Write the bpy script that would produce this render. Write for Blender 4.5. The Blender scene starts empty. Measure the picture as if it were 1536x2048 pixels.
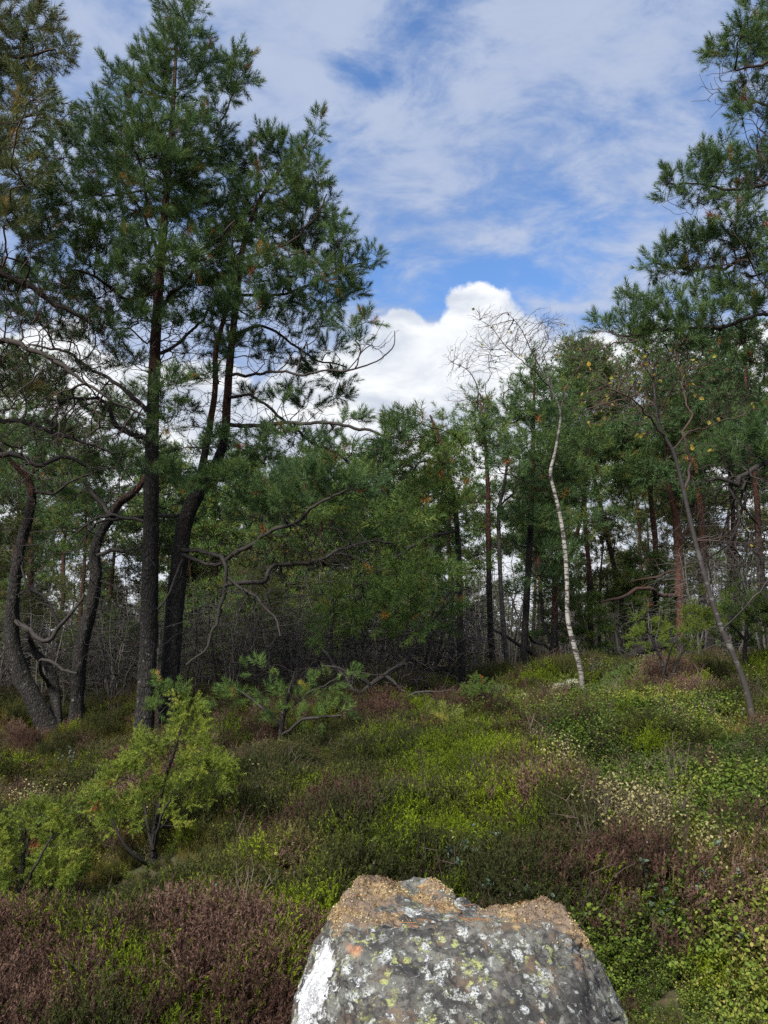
import bpy, math, time
import numpy as np
from mathutils import Vector
T00 = time.time()
rad = math.radians
scene = bpy.context.scene
C = scene.collection

# ------------------------------------------------------------------ camera, sky, sun, exposure
EYE, PITCH, FPX = 1.65, rad(8.5), 1538.0
cam = bpy.data.cameras.new('camera'); camo = bpy.data.objects.new('camera', cam); C.objects.link(camo)
cam.sensor_fit = 'VERTICAL'; cam.sensor_height = 24.0; cam.lens = 12.0 * FPX / 1024.0
cam.clip_start = 0.05; cam.clip_end = 6000
camo.location = (0, 0, EYE); camo.rotation_euler = (math.pi/2 + PITCH, 0, 0)
scene.camera = camo
SUN_EL, SUN_AZ = 46.0, 215.0            # azimuth clockwise from +Y (the way the camera looks): behind, to the left
SUN_STRENGTH, SKY_STRENGTH, EXPOSURE = 4.0, 0.10, 1.06
sun = bpy.data.lights.new('sun', 'SUN'); suno = bpy.data.objects.new('sun', sun); C.objects.link(suno)
sun.energy = SUN_STRENGTH; sun.angle = rad(18); sun.color = (1.0, 0.95, 0.88)
sd = Vector((math.sin(rad(SUN_AZ))*math.cos(rad(SUN_EL)), math.cos(rad(SUN_AZ))*math.cos(rad(SUN_EL)), math.sin(rad(SUN_EL))))
suno.rotation_euler = sd.to_track_quat('Z', 'Y').to_euler(); suno.location = (0, 0, 30)
scene.view_settings.view_transform = 'Standard'; scene.view_settings.look = 'None'
scene.view_settings.gamma = 1; scene.view_settings.exposure = EXPOSURE
scene.render.engine = 'CYCLES'
cy = scene.cycles
cy.max_bounces = 5; cy.diffuse_bounces = 3; cy.glossy_bounces = 2; cy.transmission_bounces = 3; cy.transparent_max_bounces = 4
cy.use_denoising = False; cy.use_adaptive_sampling = True; cy.adaptive_threshold = 0.012
cy.caustics_reflective = False; cy.caustics_refractive = False
scene.render.filter_size = 1.3

# ------------------------------------------------------------------ node helper
class NT:
    def __init__(s, tree): s.t = tree; s.n = tree.nodes; s.l = tree.links
    def node(s, typ, props=None, **inp):
        n = s.n.new(typ)
        for k, v in (props or {}).items(): setattr(n, k, v)
        for k, v in inp.items():
            key = int(k[1:]) if k[0] == 'i' and k[1:].isdigit() else k.replace('_', ' ')
            s.put(n.inputs[key], v)
        return n
    def put(s, sock, v):
        if isinstance(v, bpy.types.Node): s.l.new(v.outputs[0], sock)
        elif isinstance(v, bpy.types.NodeSocket): s.l.new(v, sock)
        else:
            if sock.type == 'RGBA' and len(v) == 3: v = (*v, 1)
            sock.default_value = v
    def math(s, op, a, b=0.0, c=0.0, clamp=False):
        n = s.n.new('ShaderNodeMath'); n.operation = op; n.use_clamp = clamp
        s.put(n.inputs[0], a); s.put(n.inputs[1], b); s.put(n.inputs[2], c); return n.outputs[0]
    def vmath(s, op, a, b=(0,0,0), scale=None):
        n = s.n.new('ShaderNodeVectorMath'); n.operation = op
        s.put(n.inputs[0], a); s.put(n.inputs[1], b)
        if scale is not None: s.put(n.inputs['Scale'], scale)
        return n.outputs['Value'] if op in ('LENGTH', 'DOT_PRODUCT', 'DISTANCE') else n.outputs[0]
    def mix(s, f, a, b, blend='MIX'):
        n = s.n.new('ShaderNodeMix'); n.data_type = 'RGBA'; n.blend_type = blend
        s.put(n.inputs[0], f); s.put(n.inputs[6], a); s.put(n.inputs[7], b); return n.outputs[2]
    def noise(s, vec, scale, detail=4, rough=0.55, dist=0.0):
        n = s.node('ShaderNodeTexNoise', None, Scale=scale, Detail=detail, Roughness=rough, Distortion=dist)
        if vec is not None: s.put(n.inputs['Vector'], vec)
        return n.outputs[0]
    def voro(s, vec, scale, feature='F1', out=0, rnd=1.0):
        n = s.node('ShaderNodeTexVoronoi', {'feature': feature}, Scale=scale, Randomness=rnd)
        s.put(n.inputs['Vector'], vec); return n.outputs[out]
    def ramp(s, f, lo, hi, a=0.0, b=1.0, smooth=True):
        n = s.n.new('ShaderNodeMapRange'); n.interpolation_type = 'SMOOTHSTEP' if smooth else 'LINEAR'
        s.put(n.inputs[0], f)
        for i, v in enumerate((lo, hi, a, b)): s.put(n.inputs[i+1], v)
        return n.outputs[0]
    def cramp(s, f, stops):
        n = s.n.new('ShaderNodeValToRGB'); e = n.color_ramp.elements
        while len(e) < len(stops): e.new(0.5)
        for el, (p, c) in zip(e, stops): el.position = p; el.color = (*c, 1)
        s.put(n.inputs[0], f); return n.outputs[0]
    def attr(s, name, typ='GEOMETRY', out='Fac'):
        n = s.n.new('ShaderNodeAttribute'); n.attribute_name = name; n.attribute_type = typ; return n.outputs[out]

# ------------------------------------------------------------------ world: blue sky, thin high cloud, cumulus bank round the horizon
world = bpy.data.worlds.new('World'); scene.world = world; world.use_nodes = True
world.cycles.sampling_method = 'MANUAL'; world.cycles.sample_map_resolution = 512
w = NT(world.node_tree)
for n in list(w.n): w.n.remove(n)
sky = w.node('ShaderNodeTexSky', {'sky_type': 'NISHITA', 'sun_disc': False, 'sun_elevation': rad(SUN_EL), 'sun_rotation': rad(SUN_AZ),
             'altitude': 100.0, 'air_density': 1.0, 'dust_density': 0.6, 'ozone_density': 2.0})
D = w.vmath('NORMALIZE', w.node('ShaderNodeTexCoord').outputs['Generated'])
sx = w.node('ShaderNodeSeparateXYZ', None, i0=D)
dz = sx.outputs[2]
def direction(px, py):
    u, v = (px-768)/FPX, (1024-py)/FPX
    d = Vector((u, math.cos(PITCH)-v*math.sin(PITCH), math.sin(PITCH)+v*math.cos(PITCH))); return d.normalized()
def blob(px, py, rx, ry, rot=0.0, soft=0.35):
    """soft opening in the veil of high cloud round one direction of the sky"""
    d0 = direction(px, py)
    right = Vector((d0.y, -d0.x, 0)).normalized(); up = right.cross(d0)
    c, s_ = math.cos(rot), math.sin(rot)
    a1 = (right*c + up*s_) / (rx/FPX); a2 = (up*c - right*s_) / (ry/FPX)
    q = w.vmath('SUBTRACT', D, tuple(d0))
    e1 = w.vmath('DOT_PRODUCT', q, tuple(a1)); e2 = w.vmath('DOT_PRODUCT', q, tuple(a2))
    r2 = w.math('ADD', w.math('MULTIPLY', e1, e1), w.math('MULTIPLY', e2, e2))
    return w.math('POWER', 2.718, w.math('MULTIPLY', r2, -1.0))
# high veil on a plane overhead
hz = w.math('ADD', w.math('MAXIMUM', dz, 0.0), 0.22)
pl = w.vmath('DIVIDE', D, w.node('ShaderNodeCombineXYZ', None, i0=hz, i1=hz, i2=hz).outputs[0])
plm = w.node('ShaderNodeMapping', None, i0=pl, Location=(3.1, 1.7, 0.0), Rotation=(0, 0, rad(62)), Scale=(1.0, 1.45, 1.0)).outputs[0]
n1 = w.noise(plm, 1.6, 8, 0.55, 0.2)
n2 = w.noise(plm, 6.0, 9, 0.64, 0.35)
cov = w.math('ADD', w.math('MULTIPLY', n1, 0.52), w.math('MULTIPLY', n2, 0.48))
gap = w.math('MULTIPLY', blob(860, 70, 120, 75, 0.6), 0.16)
for g in ((740, 155, 90, 35, -0.3, .15), (1170, 450, 150, 55, -0.3, .12), (960, 565, 200, 55, -0.1, .18), (1120, 530, 130, 55, 0, .08), (650, 260, 120, 70, 0, .05)):
    gap = w.math('ADD', gap, w.math('MULTIPLY', blob(*g[:5]), g[5]))
veil = w.ramp(w.math('SUBTRACT', cov, gap), 0.33, 0.53, 0.0, 0.88)
vcol = w.mix(w.ramp(w.math('ADD', w.math('MULTIPLY', n2, 0.6), w.math('MULTIPLY', n1, 0.4)), 0.38, 0.62), (1.6, 2.1, 3.25), (2.55, 2.9, 3.7))
skyc = w.mix(1.0, sky.outputs[0], (0.70, 0.88, 1.08), 'MULTIPLY')
col = w.mix(veil, skyc, vcol)
# cumulus bank
lump = w.math('MULTIPLY', blob(985, 640, 110, 110), 0.085)
lump = w.math('ADD', lump, w.math('MULTIPLY', blob(780, 680, 70, 60), 0.05))
lump = w.math('ADD', lump, w.math('MULTIPLY', blob(1200, 690, 170, 80), 0.05))
lump = w.math('SUBTRACT', lump, w.math('MULTIPLY', blob(870, 620, 35, 40), 0.04))
b1 = w.noise(D, 3.2, 2, 0.5)
b2 = w.noise(w.vmath('ADD', D, (5.2, 1.3, 9.1)), 9.0, 3, 0.55)
vb = w.voro(w.vmath('ADD', D, w.vmath('SCALE', w.node('ShaderNodeTexNoise', None, Vector=D, Scale=14.0, Detail=4.0).outputs[1], scale=0.03)), 15.0, 'SMOOTH_F1')
top = w.math('ADD', 0.335, w.math('MULTIPLY', w.math('SUBTRACT', b1, 0.5), 0.14))
top = w.math('ADD', top, w.math('MULTIPLY', w.math('SUBTRACT', b2, 0.5), 0.13))
top = w.math('ADD', top, w.math('MULTIPLY', w.math('SUBTRACT', 0.45, vb), 0.075))
n4 = w.noise(w.vmath('ADD', D, (1.2, 7.3, 2.1)), 30.0, 7, 0.68)
top = w.math('ADD', top, w.math('MULTIPLY', w.math('SUBTRACT', n4, 0.5), 0.06))
top = w.math('ADD', top, lump)
dep = w.math('SUBTRACT', top, dz)                       # depth below the cloud top
cum = w.ramp(dep, -0.004, 0.016)
n3 = w.noise(w.node('ShaderNodeMapping', None, i0=D, Location=(2.2, 4.1, 0.3), Scale=(1, 1, 2.0)).outputs[0], 7.0, 6, 0.55, 0.3)
shade = w.math('ADD', w.ramp(n3, 0.42, 0.66), w.ramp(dep, 0.10, 0.30, 0.0, 0.35), clamp=True)
ccol = w.mix(shade, (4.9, 5.0, 5.1), (3.0, 3.3, 3.85))
col = w.mix(cum, col, ccol)
col = w.mix(w.ramp(dz, 0.0, -0.05), col, (3.6, 3.9, 4.4))
bg = w.node('ShaderNodeBackground', None, Color=col, Strength=SKY_STRENGTH)
wo = w.node('ShaderNodeOutputWorld'); w.l.new(bg.outputs[0], wo.inputs[0])

# ------------------------------------------------------------------ maths helpers
def rngs(seed): return np.random.default_rng(seed)
def nrm(a): return a / np.maximum(np.linalg.norm(a, axis=-1, keepdims=True), 1e-9)
def _hash(ix, iy, iz, seed):
    h = (ix*374761393 + iy*668265263 + iz*1442695041 + seed*97531) & 0xffffffff
    h = ((h ^ (h >> 13)) * 1274126177) & 0xffffffff
    h = (h ^ (h >> 16)) & 0xffff
    return h / 65535.0
def vnoise(p, seed=0):
    p = np.asarray(p, float); i = np.floor(p).astype(np.int64); f = p - i; f = f*f*(3-2*f)
    r = 0
    for dx in (0, 1):
        for dy in (0, 1):
            for dz_ in (0, 1):
                wt = (f[..., 0] if dx else 1-f[..., 0])*(f[..., 1] if dy else 1-f[..., 1])*(f[..., 2] if dz_ else 1-f[..., 2])
                r = r + wt*_hash(i[..., 0]+dx, i[..., 1]+dy, i[..., 2]+dz_, seed)
    return r*2-1
def fbm(p, oct=4, seed=0, gain=0.5):
    p = np.asarray(p, float); a, s = 1.0, 0
    for o in range(oct): s = s + a*vnoise(p*(2.03**o), seed+o*17); a *= gain
    return s
def at(px, py, Y):
    """world point seen at photo pixel (px, py), Y metres ahead"""
    u, v = (px-768)/FPX, (1024-py)/FPX
    d = np.array([u, math.cos(PITCH)-v*math.sin(PITCH), math.sin(PITCH)+v*math.cos(PITCH)])
    return np.array([0, 0, EYE]) + d*(Y/d[1])

# ------------------------------------------------------------------ terrain height
CTRL = np.array([(0,0,0),(-2,0,0),(2,0,0),(0,-6,0),(-6,-6,0),(6,-6,0),(-2,3,0),(2,3,.05),(0,3,0),(-2.6,5,0),(0,5,.30),(1,6.2,.64),(2.6,5.8,.52),(-1.3,4.9,.0),
 (-3,9,.28),(-4.6,10,.30),(-.9,8,.44),(-3.4,7.2,-.14),(-2.4,5.8,.17),(-1.3,7,.36),(-.2,8.6,.56),(-2.4,8,.06),(0,6.5,.52),(-4,5.5,0),(4.5,6,.72),(1.4,9.5,.98),(3,9.5,1.16),(4.8,9.5,1.28),(.4,9,.70),(-.6,10,.32),
 (2,13,.75),(4.5,13,1.05),(0,13,.35),(-3,13,.35),(-6.5,14,.35),(8,12,1.2),(-8,9,.2),(0,18,.25),(6,18,.6),(-8,18,.25),(0,26,.1),(-14,25,.1),(14,25,.2),
 (0,45,-1),(25,45,-1),(-25,45,-1),(0,90,-5),(60,90,-5),(-60,90,-5),(40,10,0),(-40,10,0),(0,-40,-1),(40,-40,-1),(-40,-40,-1)], float)
def H(x, y, bump=True):
    x = np.asarray(x, float); y = np.asarray(y, float)
    num = np.zeros_like(x); den = np.full_like(x, 1e-12)
    for cx, cy_, cz in CTRL:
        sg = 0.55 + 0.16*math.hypot(cx, cy_)
        wt = np.exp(-((x-cx)**2+(y-cy_)**2)/(2*sg*sg)) + 1e-4/(1+((x-cx)**2+(y-cy_)**2)/(sg*sg))**2
        num += wt*cz; den += wt
    z = num/den
    r = np.hypot(x, y)
    z = np.where(r > 90, z + (-5-z)*np.clip((r-90)/60, 0, 1) - np.clip((r-150)/2000, 0, 1)*10, z)
    if bump:
        p = np.stack([x, y, 0*x], -1)
        z = z + 0.10*fbm(p*0.9, 3, 5)*np.clip(r/3, 0, 1)
    return z
def ground_at(px, py, up=0.0):
    """where the ray through a photo pixel meets the ground (raised by up)"""
    ys = np.linspace(1.5, 60, 1200); P = np.array([at(px, py, y) for y in (1.0,)])[0] - np.array([0, 0, EYE])
    pts = np.array([0, 0, EYE]) + P[None]*ys[:, None]
    g = H(pts[:, 0], pts[:, 1]) + up
    k = np.argmax(pts[:, 2] < g)
    return pts[k] if k > 0 else pts[-1]

# ------------------------------------------------------------------ mesh helpers
def mk_mesh(name, V, F, mat=None, smooth=False, attrs=None):
    """V (n,3); F list of int arrays (m,3) or (m,4)"""
    V = np.asarray(V, np.float32); Fs = [np.asarray(f, np.int32) for f in (F if isinstance(F, list) else [F]) if len(f)]
    me = bpy.data.meshes.new(name)
    me.vertices.add(len(V)); me.vertices.foreach_set('co', V.ravel())
    if Fs:
        nl = sum(f.size for f in Fs); npol = sum(len(f) for f in Fs)
        me.loops.add(nl); me.loops.foreach_set('vertex_index', np.concatenate([f.ravel() for f in Fs]))
        me.polygons.add(npol)
        sizes = np.concatenate([np.full(len(f), f.shape[1], np.int32) for f in Fs])
        me.polygons.foreach_set('loop_start', np.concatenate([[0], np.cumsum(sizes)[:-1]]).astype(np.int32))
        if smooth: me.polygons.foreach_set('use_smooth', np.ones(npol, bool))
    for k, v in (attrs or {}).items():
        v = np.asarray(v, np.float32)
        if v.ndim == 1: a = me.attributes.new(k, 'FLOAT', 'POINT'); a.data.foreach_set('value', v)
        else: a = me.attributes.new(k, 'FLOAT_VECTOR', 'POINT'); a.data.foreach_set('vector', v.ravel())
    me.update(calc_edges=True)
    if mat: me.materials.append(mat)
    return me
def link(name, data, parent=None, loc=None, **props):
    o = bpy.data.objects.new(name, data); C.objects.link(o)
    if parent is not None: o.parent = parent
    if loc is not None: o.location = tuple(float(v) for v in loc)
    for k, v in props.items(): o[k] = v
    return o
def copy_tree(o, parent=None):
    c = o.copy(); C.objects.link(c); c.parent = parent
    for ch in o.children: copy_tree(ch, c)
    return c
def join_parts(parts):
    """list of (V, F, attrdict) -> one"""
    off = 0; Vs, Fs, A = [], [], {}
    for V, F, a in parts:
        Vs.append(V); Fs += [f+off for f in (F if isinstance(F, list) else [F])]
        for k, v in a.items(): A.setdefault(k, []).append(v)
        off += len(V)
    return np.concatenate(Vs), Fs, {k: np.concatenate(v) for k, v in A.items()}
def frames(P):
    Tn = nrm(np.gradient(P, axis=-2))
    m = nrm(Tn.mean(-2, keepdims=True))
    ref = np.where(np.abs(m[..., 2:3]) > 0.8, np.array([1., 0, 0]), np.array([0, 0, 1.]))
    e1 = nrm(np.cross(Tn, ref)); e2 = np.cross(Tn, e1)
    return e1, e2
def tubes(P, R, sides, cap=False):
    """P (N,K,3) R (N,K) -> V, quads"""
    N, K = R.shape
    e1, e2 = frames(P)
    a = np.arange(sides)*2*np.pi/sides
    V = P[:, :, None, :] + R[:, :, None, None]*(np.cos(a)[:, None]*e1[:, :, None, :] + np.sin(a)[:, None]*e2[:, :, None, :])
    idx = np.arange(N*K*sides).reshape(N, K, sides)
    q = np.stack([idx[:, :-1, :], np.roll(idx[:, :-1, :], -1, 2), np.roll(idx[:, 1:, :], -1, 2), idx[:, 1:, :]], -1).reshape(-1, 4)
    return V.reshape(-1, 3), q
def spline(P, n):
    """smooth curve through control points P (k,d): n samples"""
    P = np.asarray(P, float); k = len(P)
    if k == 2: t = np.linspace(0, 1, n)[:, None]; return P[0]*(1-t)+P[1]*t
    s = np.concatenate([[0], np.cumsum(np.linalg.norm(np.diff(P[:, :3], axis=0), axis=1)+1e-6)])
    M = np.gradient(P, s, axis=0)
    u = np.linspace(0, s[-1], n); i = np.clip(np.searchsorted(s, u, side='right')-1, 0, k-2)
    h = (s[i+1]-s[i])[:, None]; t = ((u-s[i])/h[:, 0])[:, None]
    return (2*t**3-3*t**2+1)*P[i]+(t**3-2*t**2+t)*h*M[i]+(-2*t**3+3*t**2)*P[i+1]+(t**3-t**2)*h*M[i+1]
def bark_tube(PR, step, sides, seed, flare=0.0, rough=0.07, wob=0.0, red=(1e9, 1e9), z0=0.0):
    """trunk or limb: PR (k,4) = xyz + radius; bark relief is real displacement"""
    L = np.linalg.norm(np.diff(PR[:, :3], axis=0), axis=1).sum(); n = max(6, int(L/step))
    S = spline(PR, n); P, R = S[:, :3].copy(), np.maximum(S[:, 3], 0.002)
    t = np.linspace(0, 1, n)
    if wob: P += wob*np.stack([fbm(np.stack([t*L*3.2, t*0+j*7.7, t*0], -1), 4, seed+j, .62) for j in range(3)], -1)*np.minimum(1, t*L/0.4)[:, None]
    e1, e2 = frames(P[None]); e1, e2 = e1[0], e2[0]
    a = np.arange(sides)*2*np.pi/sides
    ca, sa = np.cos(a), np.sin(a)
    q = np.stack([np.broadcast_to(ca*2.2, (n, sides)), np.broadcast_to(sa*2.2, (n, sides)), np.broadcast_to((t*L)[:, None]*5.0, (n, sides))], -1)
    nz = fbm(q, 3, seed+3)
    rr = R[:, None]*(1+rough*nz*1.3)
    if flare:
        d = np.exp(-(t*L)/0.22)[:, None]
        rr = rr*(1+flare*d*(0.8+0.6*np.cos(a*3+seed)[None]))
    V = P[:, None, :] + rr[..., None]*(ca[:, None]*e1[:, None, :] + sa[:, None]*e2[:, None, :])
    idx = np.arange(n*sides).reshape(n, sides)
    F = np.stack([idx[:-1], np.roll(idx[:-1], -1, 1), np.roll(idx[1:], -1, 1), idx[1:]], -1).reshape(-1, 4)
    hh = V[..., 2].ravel()-z0
    rd = np.clip((hh-red[0])/max(red[1]-red[0], 1e-6), 0, 1)
    return V.reshape(-1, 3), F, {'red': rd, 'hgt': hh}, S

# ------------------------------------------------------------------ branching: a spanning tree that trades wire length for path length
def grow(root, rootL, pts, bf=0.35, down=0.8):
    n0, N = len(root), len(pts)
    allp = np.concatenate([root, pts]); Lp = np.concatenate([rootL, np.zeros(N)])
    d = np.linalg.norm(pts[:, None]-root[None], axis=2)
    cost = d + bf*rootL[None] + down*np.maximum(0, root[None, :, 2]-pts[:, None, 2])
    par = cost.argmin(1); best = cost[np.arange(N), par]
    # length really travelled from the root
    done = np.zeros(N, bool); order = []
    for _ in range(N):
        j = int(np.argmin(np.where(done, 1e9, best)))
        done[j] = True; order.append(j)
        Lj = Lp[par[j]] + np.linalg.norm(allp[par[j]]-pts[j]); Lp[n0+j] = Lj
        c = np.sqrt(((pts-pts[j])**2).sum(1)) + bf*Lj
        m = (c < best) & ~done
        best[m] = c[m]; par[m] = n0+j
    return par, np.array(order), Lp[n0:]
def pine_shoot(seed, n, L, nl, wd, lean0=65, lean1=18, start=0.05):
    r = rngs(seed); t = start+(1-start)*np.sort(r.random(n)**0.8)
    az = np.arange(n)*2.39996+r.random(n)*0.6; ph = np.radians(lean0+(lean1-lean0)*t**1.2+r.normal(0, 7, n))
    d = np.stack([np.sin(ph)*np.cos(az), np.sin(ph)*np.sin(az), np.cos(ph)], -1)
    base = np.stack([0*t, 0*t, t*L], -1)
    p = nrm(np.cross(d, nrm(r.normal(size=(n, 3)))))
    ln = nl*(0.75+0.4*r.random(n))*(0.75+0.35*np.sin(np.pi*np.clip(t, .1, .95)))
    return np.stack([base-p*wd/2, base+p*wd/2, base+d*ln[:, None]], 1).reshape(-1, 3)
def orient(d, r):
    """rotation matrices taking +Z to d with random roll"""
    d = nrm(d); x = nrm(np.cross(d, nrm(r.normal(size=d.shape)))); y = np.cross(d, x)
    return np.stack([x, y, d], -1)
def bake(templ, pos, dirs, scl, seed, var):
    r = rngs(seed); Rm = orient(dirs, r)*scl[:, None, None]
    k = r.integers(0, len(templ), len(pos)); Vs, vv = [], []
    for i, t in enumerate(templ):
        m = k == i
        Vs.append((np.einsum('nij,vj->nvi', Rm[m], t)+pos[m][:, None]).reshape(-1, 3)); vv.append(np.repeat(var[m], len(t)))
    return np.concatenate(Vs), np.concatenate(vv)

def build_tree(name, label, cat, base, stems, limbs, fol, out, bare, M, seed, group=None, sides=18, step=0.05,
               bf=0.35, down=0.8, tip=0.0027, expo=2.35, shoots=None, nsh=2, sscale=(0.95, 1.5), up=0.55, outw=0.5, red=(1e9, 1e9), rough=0.07, flare=0.35,
               rootmin=0.0, leafprob=1.0, tint=(0, 1), bump=0.06, limbwob=0.03, stemname='trunk', maxedge=9.0, whorl=0.42):
    r = rngs(seed); base = np.asarray(base, float)
    e = link(name, None, None, base); e['label'] = label; e['category'] = cat
    if group: e['group'] = group
    roots, rl = [], []
    trunk_obj = None
    for i, PR in enumerate(stems):
        PR = np.array(PR, float); PR[:, :3] -= base
        V, F, A, S = bark_tube(PR, step, sides, seed+i, flare if i == 0 else flare*0.3, rough, 0.0, red)
        o = link(stemname, mk_mesh(stemname, V, F, M['bark'], True, A), e)
        trunk_obj = trunk_obj or o
        q = spline(PR[:, :3], max(8, int(np.linalg.norm(np.diff(PR[:, :3], axis=0), axis=1).sum()/0.12)))
        q = q[q[:, 2] >= rootmin]
        roots.append(q); rl.append(np.zeros(len(q)))
    for i, PR in enumerate(limbs):
        PR = np.array(PR, float); PR[:, :3] -= base
        V, F, A, S = bark_tube(PR, 0.06, 8, seed+50+i, 0, 0.10, limbwob, (red[0]*1.1, red[1]*1.6))
        link('limb', mk_mesh('limb', V, F, M.get('limb', M.get('twig')), True, A), e)
        n = max(6, int(np.linalg.norm(np.diff(PR[:, :3], axis=0), axis=1).sum()/0.1)); q = spline(PR[:, :3], n)
        roots.append(q[2:]); rl.append(np.linspace(0, 1, n)[2:]*0.3)
    root = np.concatenate(roots); rootL = np.concatenate(rl)
    fol = np.zeros((0, 3)) if fol is None else np.asarray(fol)-base
    out = np.zeros((0, 3)) if out is None else out
    bare = np.zeros((0, 3)) if bare is None else np.asarray(bare)-base
    pts = np.concatenate([fol, bare]); nf = len(fol)
    if not len(pts): return e
    par, order, Lp = grow(root, rootL, pts, bf, down)
    n0 = len(root); allp = np.concatenate([root, pts]); N = len(pts)
    acc = np.zeros(n0+N)
    for j in order[::-1]:
        a = max(acc[n0+j], tip**expo); acc[n0+j] = a; acc[par[j]] += a
    Rn = acc**(1/expo)
    p0, p1 = allp[par], pts; d = p1-p0; ln = np.linalg.norm(d, axis=1); dn = nrm(d)
    mainc = np.full(n0+N, -1); mr = np.zeros(n0+N)
    for j in range(N):
        if Rn[n0+j] > mr[par[j]]: mr[par[j]] = Rn[n0+j]; mainc[par[j]] = j
    isr = par < n0
    m0 = dn.copy()
    ip = np.where(~isr)[0]; m0[ip] = nrm(0.55*dn[par[ip]-n0]+0.6*dn[ip])
    fl = dn[isr].copy(); rise = fl[:, 2] > 0; fl[rise, 2] *= 0.25; m0[isr] = nrm(fl)
    m1 = dn.copy(); hc = mainc[n0:] >= 0; m1[hc] = nrm(dn[hc]+0.7*dn[mainc[n0:][hc]])
    r0 = np.minimum(Rn[par], Rn[n0:]*1.12+0.0004); r0[isr] = Rn[n0:][isr]*1.25; r1 = Rn[n0:]
    parts = []
    for klo, khi, K in ((0, .10, 3), (.10, .35, 5), (.35, 1.0, 8), (1.0, 99, 14)):
        mk = (ln >= klo) & (ln < khi) & (ln < maxedge)
        for rlo, rhi, sd_ in ((0, .0055, 3), (.0055, .018, 5), (.018, 9, 8)):
            m = mk & (r1 >= rlo) & (r1 < rhi)
            if not m.any(): continue
            t = np.linspace(0, 1, K)[None, :, None]; l = ln[m][:, None, None]*.62
            Pp = (2*t**3-3*t**2+1)*p0[m][:, None]+(t**3-2*t**2+t)*l*m0[m][:, None]+(-2*t**3+3*t**2)*p1[m][:, None]+(t**3-t**2)*l*m1[m][:, None]
            if K > 3: Pp[:, 1:-1] += r.normal(size=Pp[:, 1:-1].shape)*np.minimum(l*bump*0.5, 0.022)
            tt = np.linspace(0, 1, K)[None]
            V, F = tubes(Pp, r0[m][:, None]*(1-tt)+r1[m][:, None]*tt, sd_)
            parts.append((V, F, {'hgt': V[:, 2], 'red': np.clip((V[:, 2]-red[0]*0.85)/max(red[1]-red[0], 1e-6), 0, 1)*0.7}))
    V, F, A = join_parts(parts)
    crown = None
    if nf and shoots is not None:
        pos, dr, vv = [], [], []
        clump_var = r.random(nf)
        for q in range(nsh):
            m = r.random(nf) < leafprob
            back = (r.random(nf)*np.minimum(ln[:nf], 0.06)*(q > 0))[:, None]
            if q == 0: lead = nrm(0.55*dn[:nf]+up*np.array([0, 0, 1.])+outw*out+r.normal(0, 0.22, (nf, 3)))
            dd = lead if q == 0 else nrm(lead+r.normal(0, whorl, (nf, 3)))
            pos.append((p1[:nf]-dn[:nf]*back)[m]); dr.append(dd[m]); vv.append((0.6*clump_var+0.4*r.random(nf))[m])
        pos, dr, vv = map(np.concatenate, (pos, dr, vv))
        odd = r.random(len(vv)); vv = tint[0]+(tint[1]-tint[0])*vv*0.9; vv = np.where(odd > 0.985, 0.93+0.07*r.random(len(vv)), vv)
        sc = sscale[0]+(sscale[1]-sscale[0])*r.random(len(pos))
        Vn, var = bake(shoots, pos, dr, sc, seed+9, vv)
        crown = link('crown', mk_mesh('crown', Vn, np.arange(len(Vn)).reshape(-1, 3), M['leaf'], False, {'var': var}), e, kind='stuff')
    link('branchwork', mk_mesh('branchwork', V, F, M.get('twig', M['bark']), True, A), crown or e, kind='stuff')
    return e

# ------------------------------------------------------------------ materials
def newmat(name):
    m = bpy.data.materials.new(name); m.use_nodes = True; t = NT(m.node_tree)
    b = t.n['Principled BSDF']; return m, t, b
def bump(t, b, h, strength=0.5, dist=0.01):
    n = t.node('ShaderNodeBump', None, Height=h, Strength=strength, Distance=dist); t.l.new(n.outputs[0], b.inputs['Normal'])
def obj_co(t, scale=(1, 1, 1)):
    return t.node('ShaderNodeMapping', None, i0=t.node('ShaderNodeTexCoord').outputs['Object'], Scale=scale).outputs[0]

def mat_pine_bark(name, dark=(.012, .0105, .009), lite=(.043, .037, .033), red1=(.105, .044, .026), red2=(.048, .025, .019), lichen=1.0):
    m, t, b = newmat(name)
    co = obj_co(t, (1, 1, 0.35)); ns = t.noise(co, 14, 5, 0.6)
    cv = t.vmath('ADD', co, t.vmath('SCALE', t.node('ShaderNodeTexNoise', None, Vector=co, Scale=9.0, Detail=3.0).outputs[1], scale=0.06))
    pl_ = t.voro(cv, 38, 'DISTANCE_TO_EDGE')
    plate = t.ramp(pl_, 0.02, 0.22)
    low = t.mix(t.math('MULTIPLY', plate, ns), dark, lite)
    c2 = obj_co(t, (1, 1, 0.6)); fl = t.noise(c2, 22, 4, 0.6)
    hi = t.mix(t.ramp(fl, 0.40, 0.62), red2, red1)
    f = t.math('ADD', t.attr('red'), t.math('MULTIPLY', t.math('SUBTRACT', t.noise(co, 5, 3), 0.5), 0.5))
    colr = t.mix(t.ramp(f, 0.25, 0.75), low, hi)
    lc = t.noise(obj_co(t), 18, 6, 0.65)
    lh = t.ramp(t.attr('hgt'), 0.2, 2.4, 0.60*lichen, 0.30*lichen)
    lm = t.math('MULTIPLY', t.ramp(lc, 0.60, 0.66), lh)
    colr = t.mix(lm, colr, (.17, .19, .165))
    t.put(b.inputs['Base Color'], colr); b.inputs['Roughness'].default_value = 0.85; b.inputs['Specular IOR Level'].default_value = 0.25
    bump(t, b, t.math('ADD', plate, t.math('MULTIPLY', ns, 0.6)), 0.8, 0.012)
    return m
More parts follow.
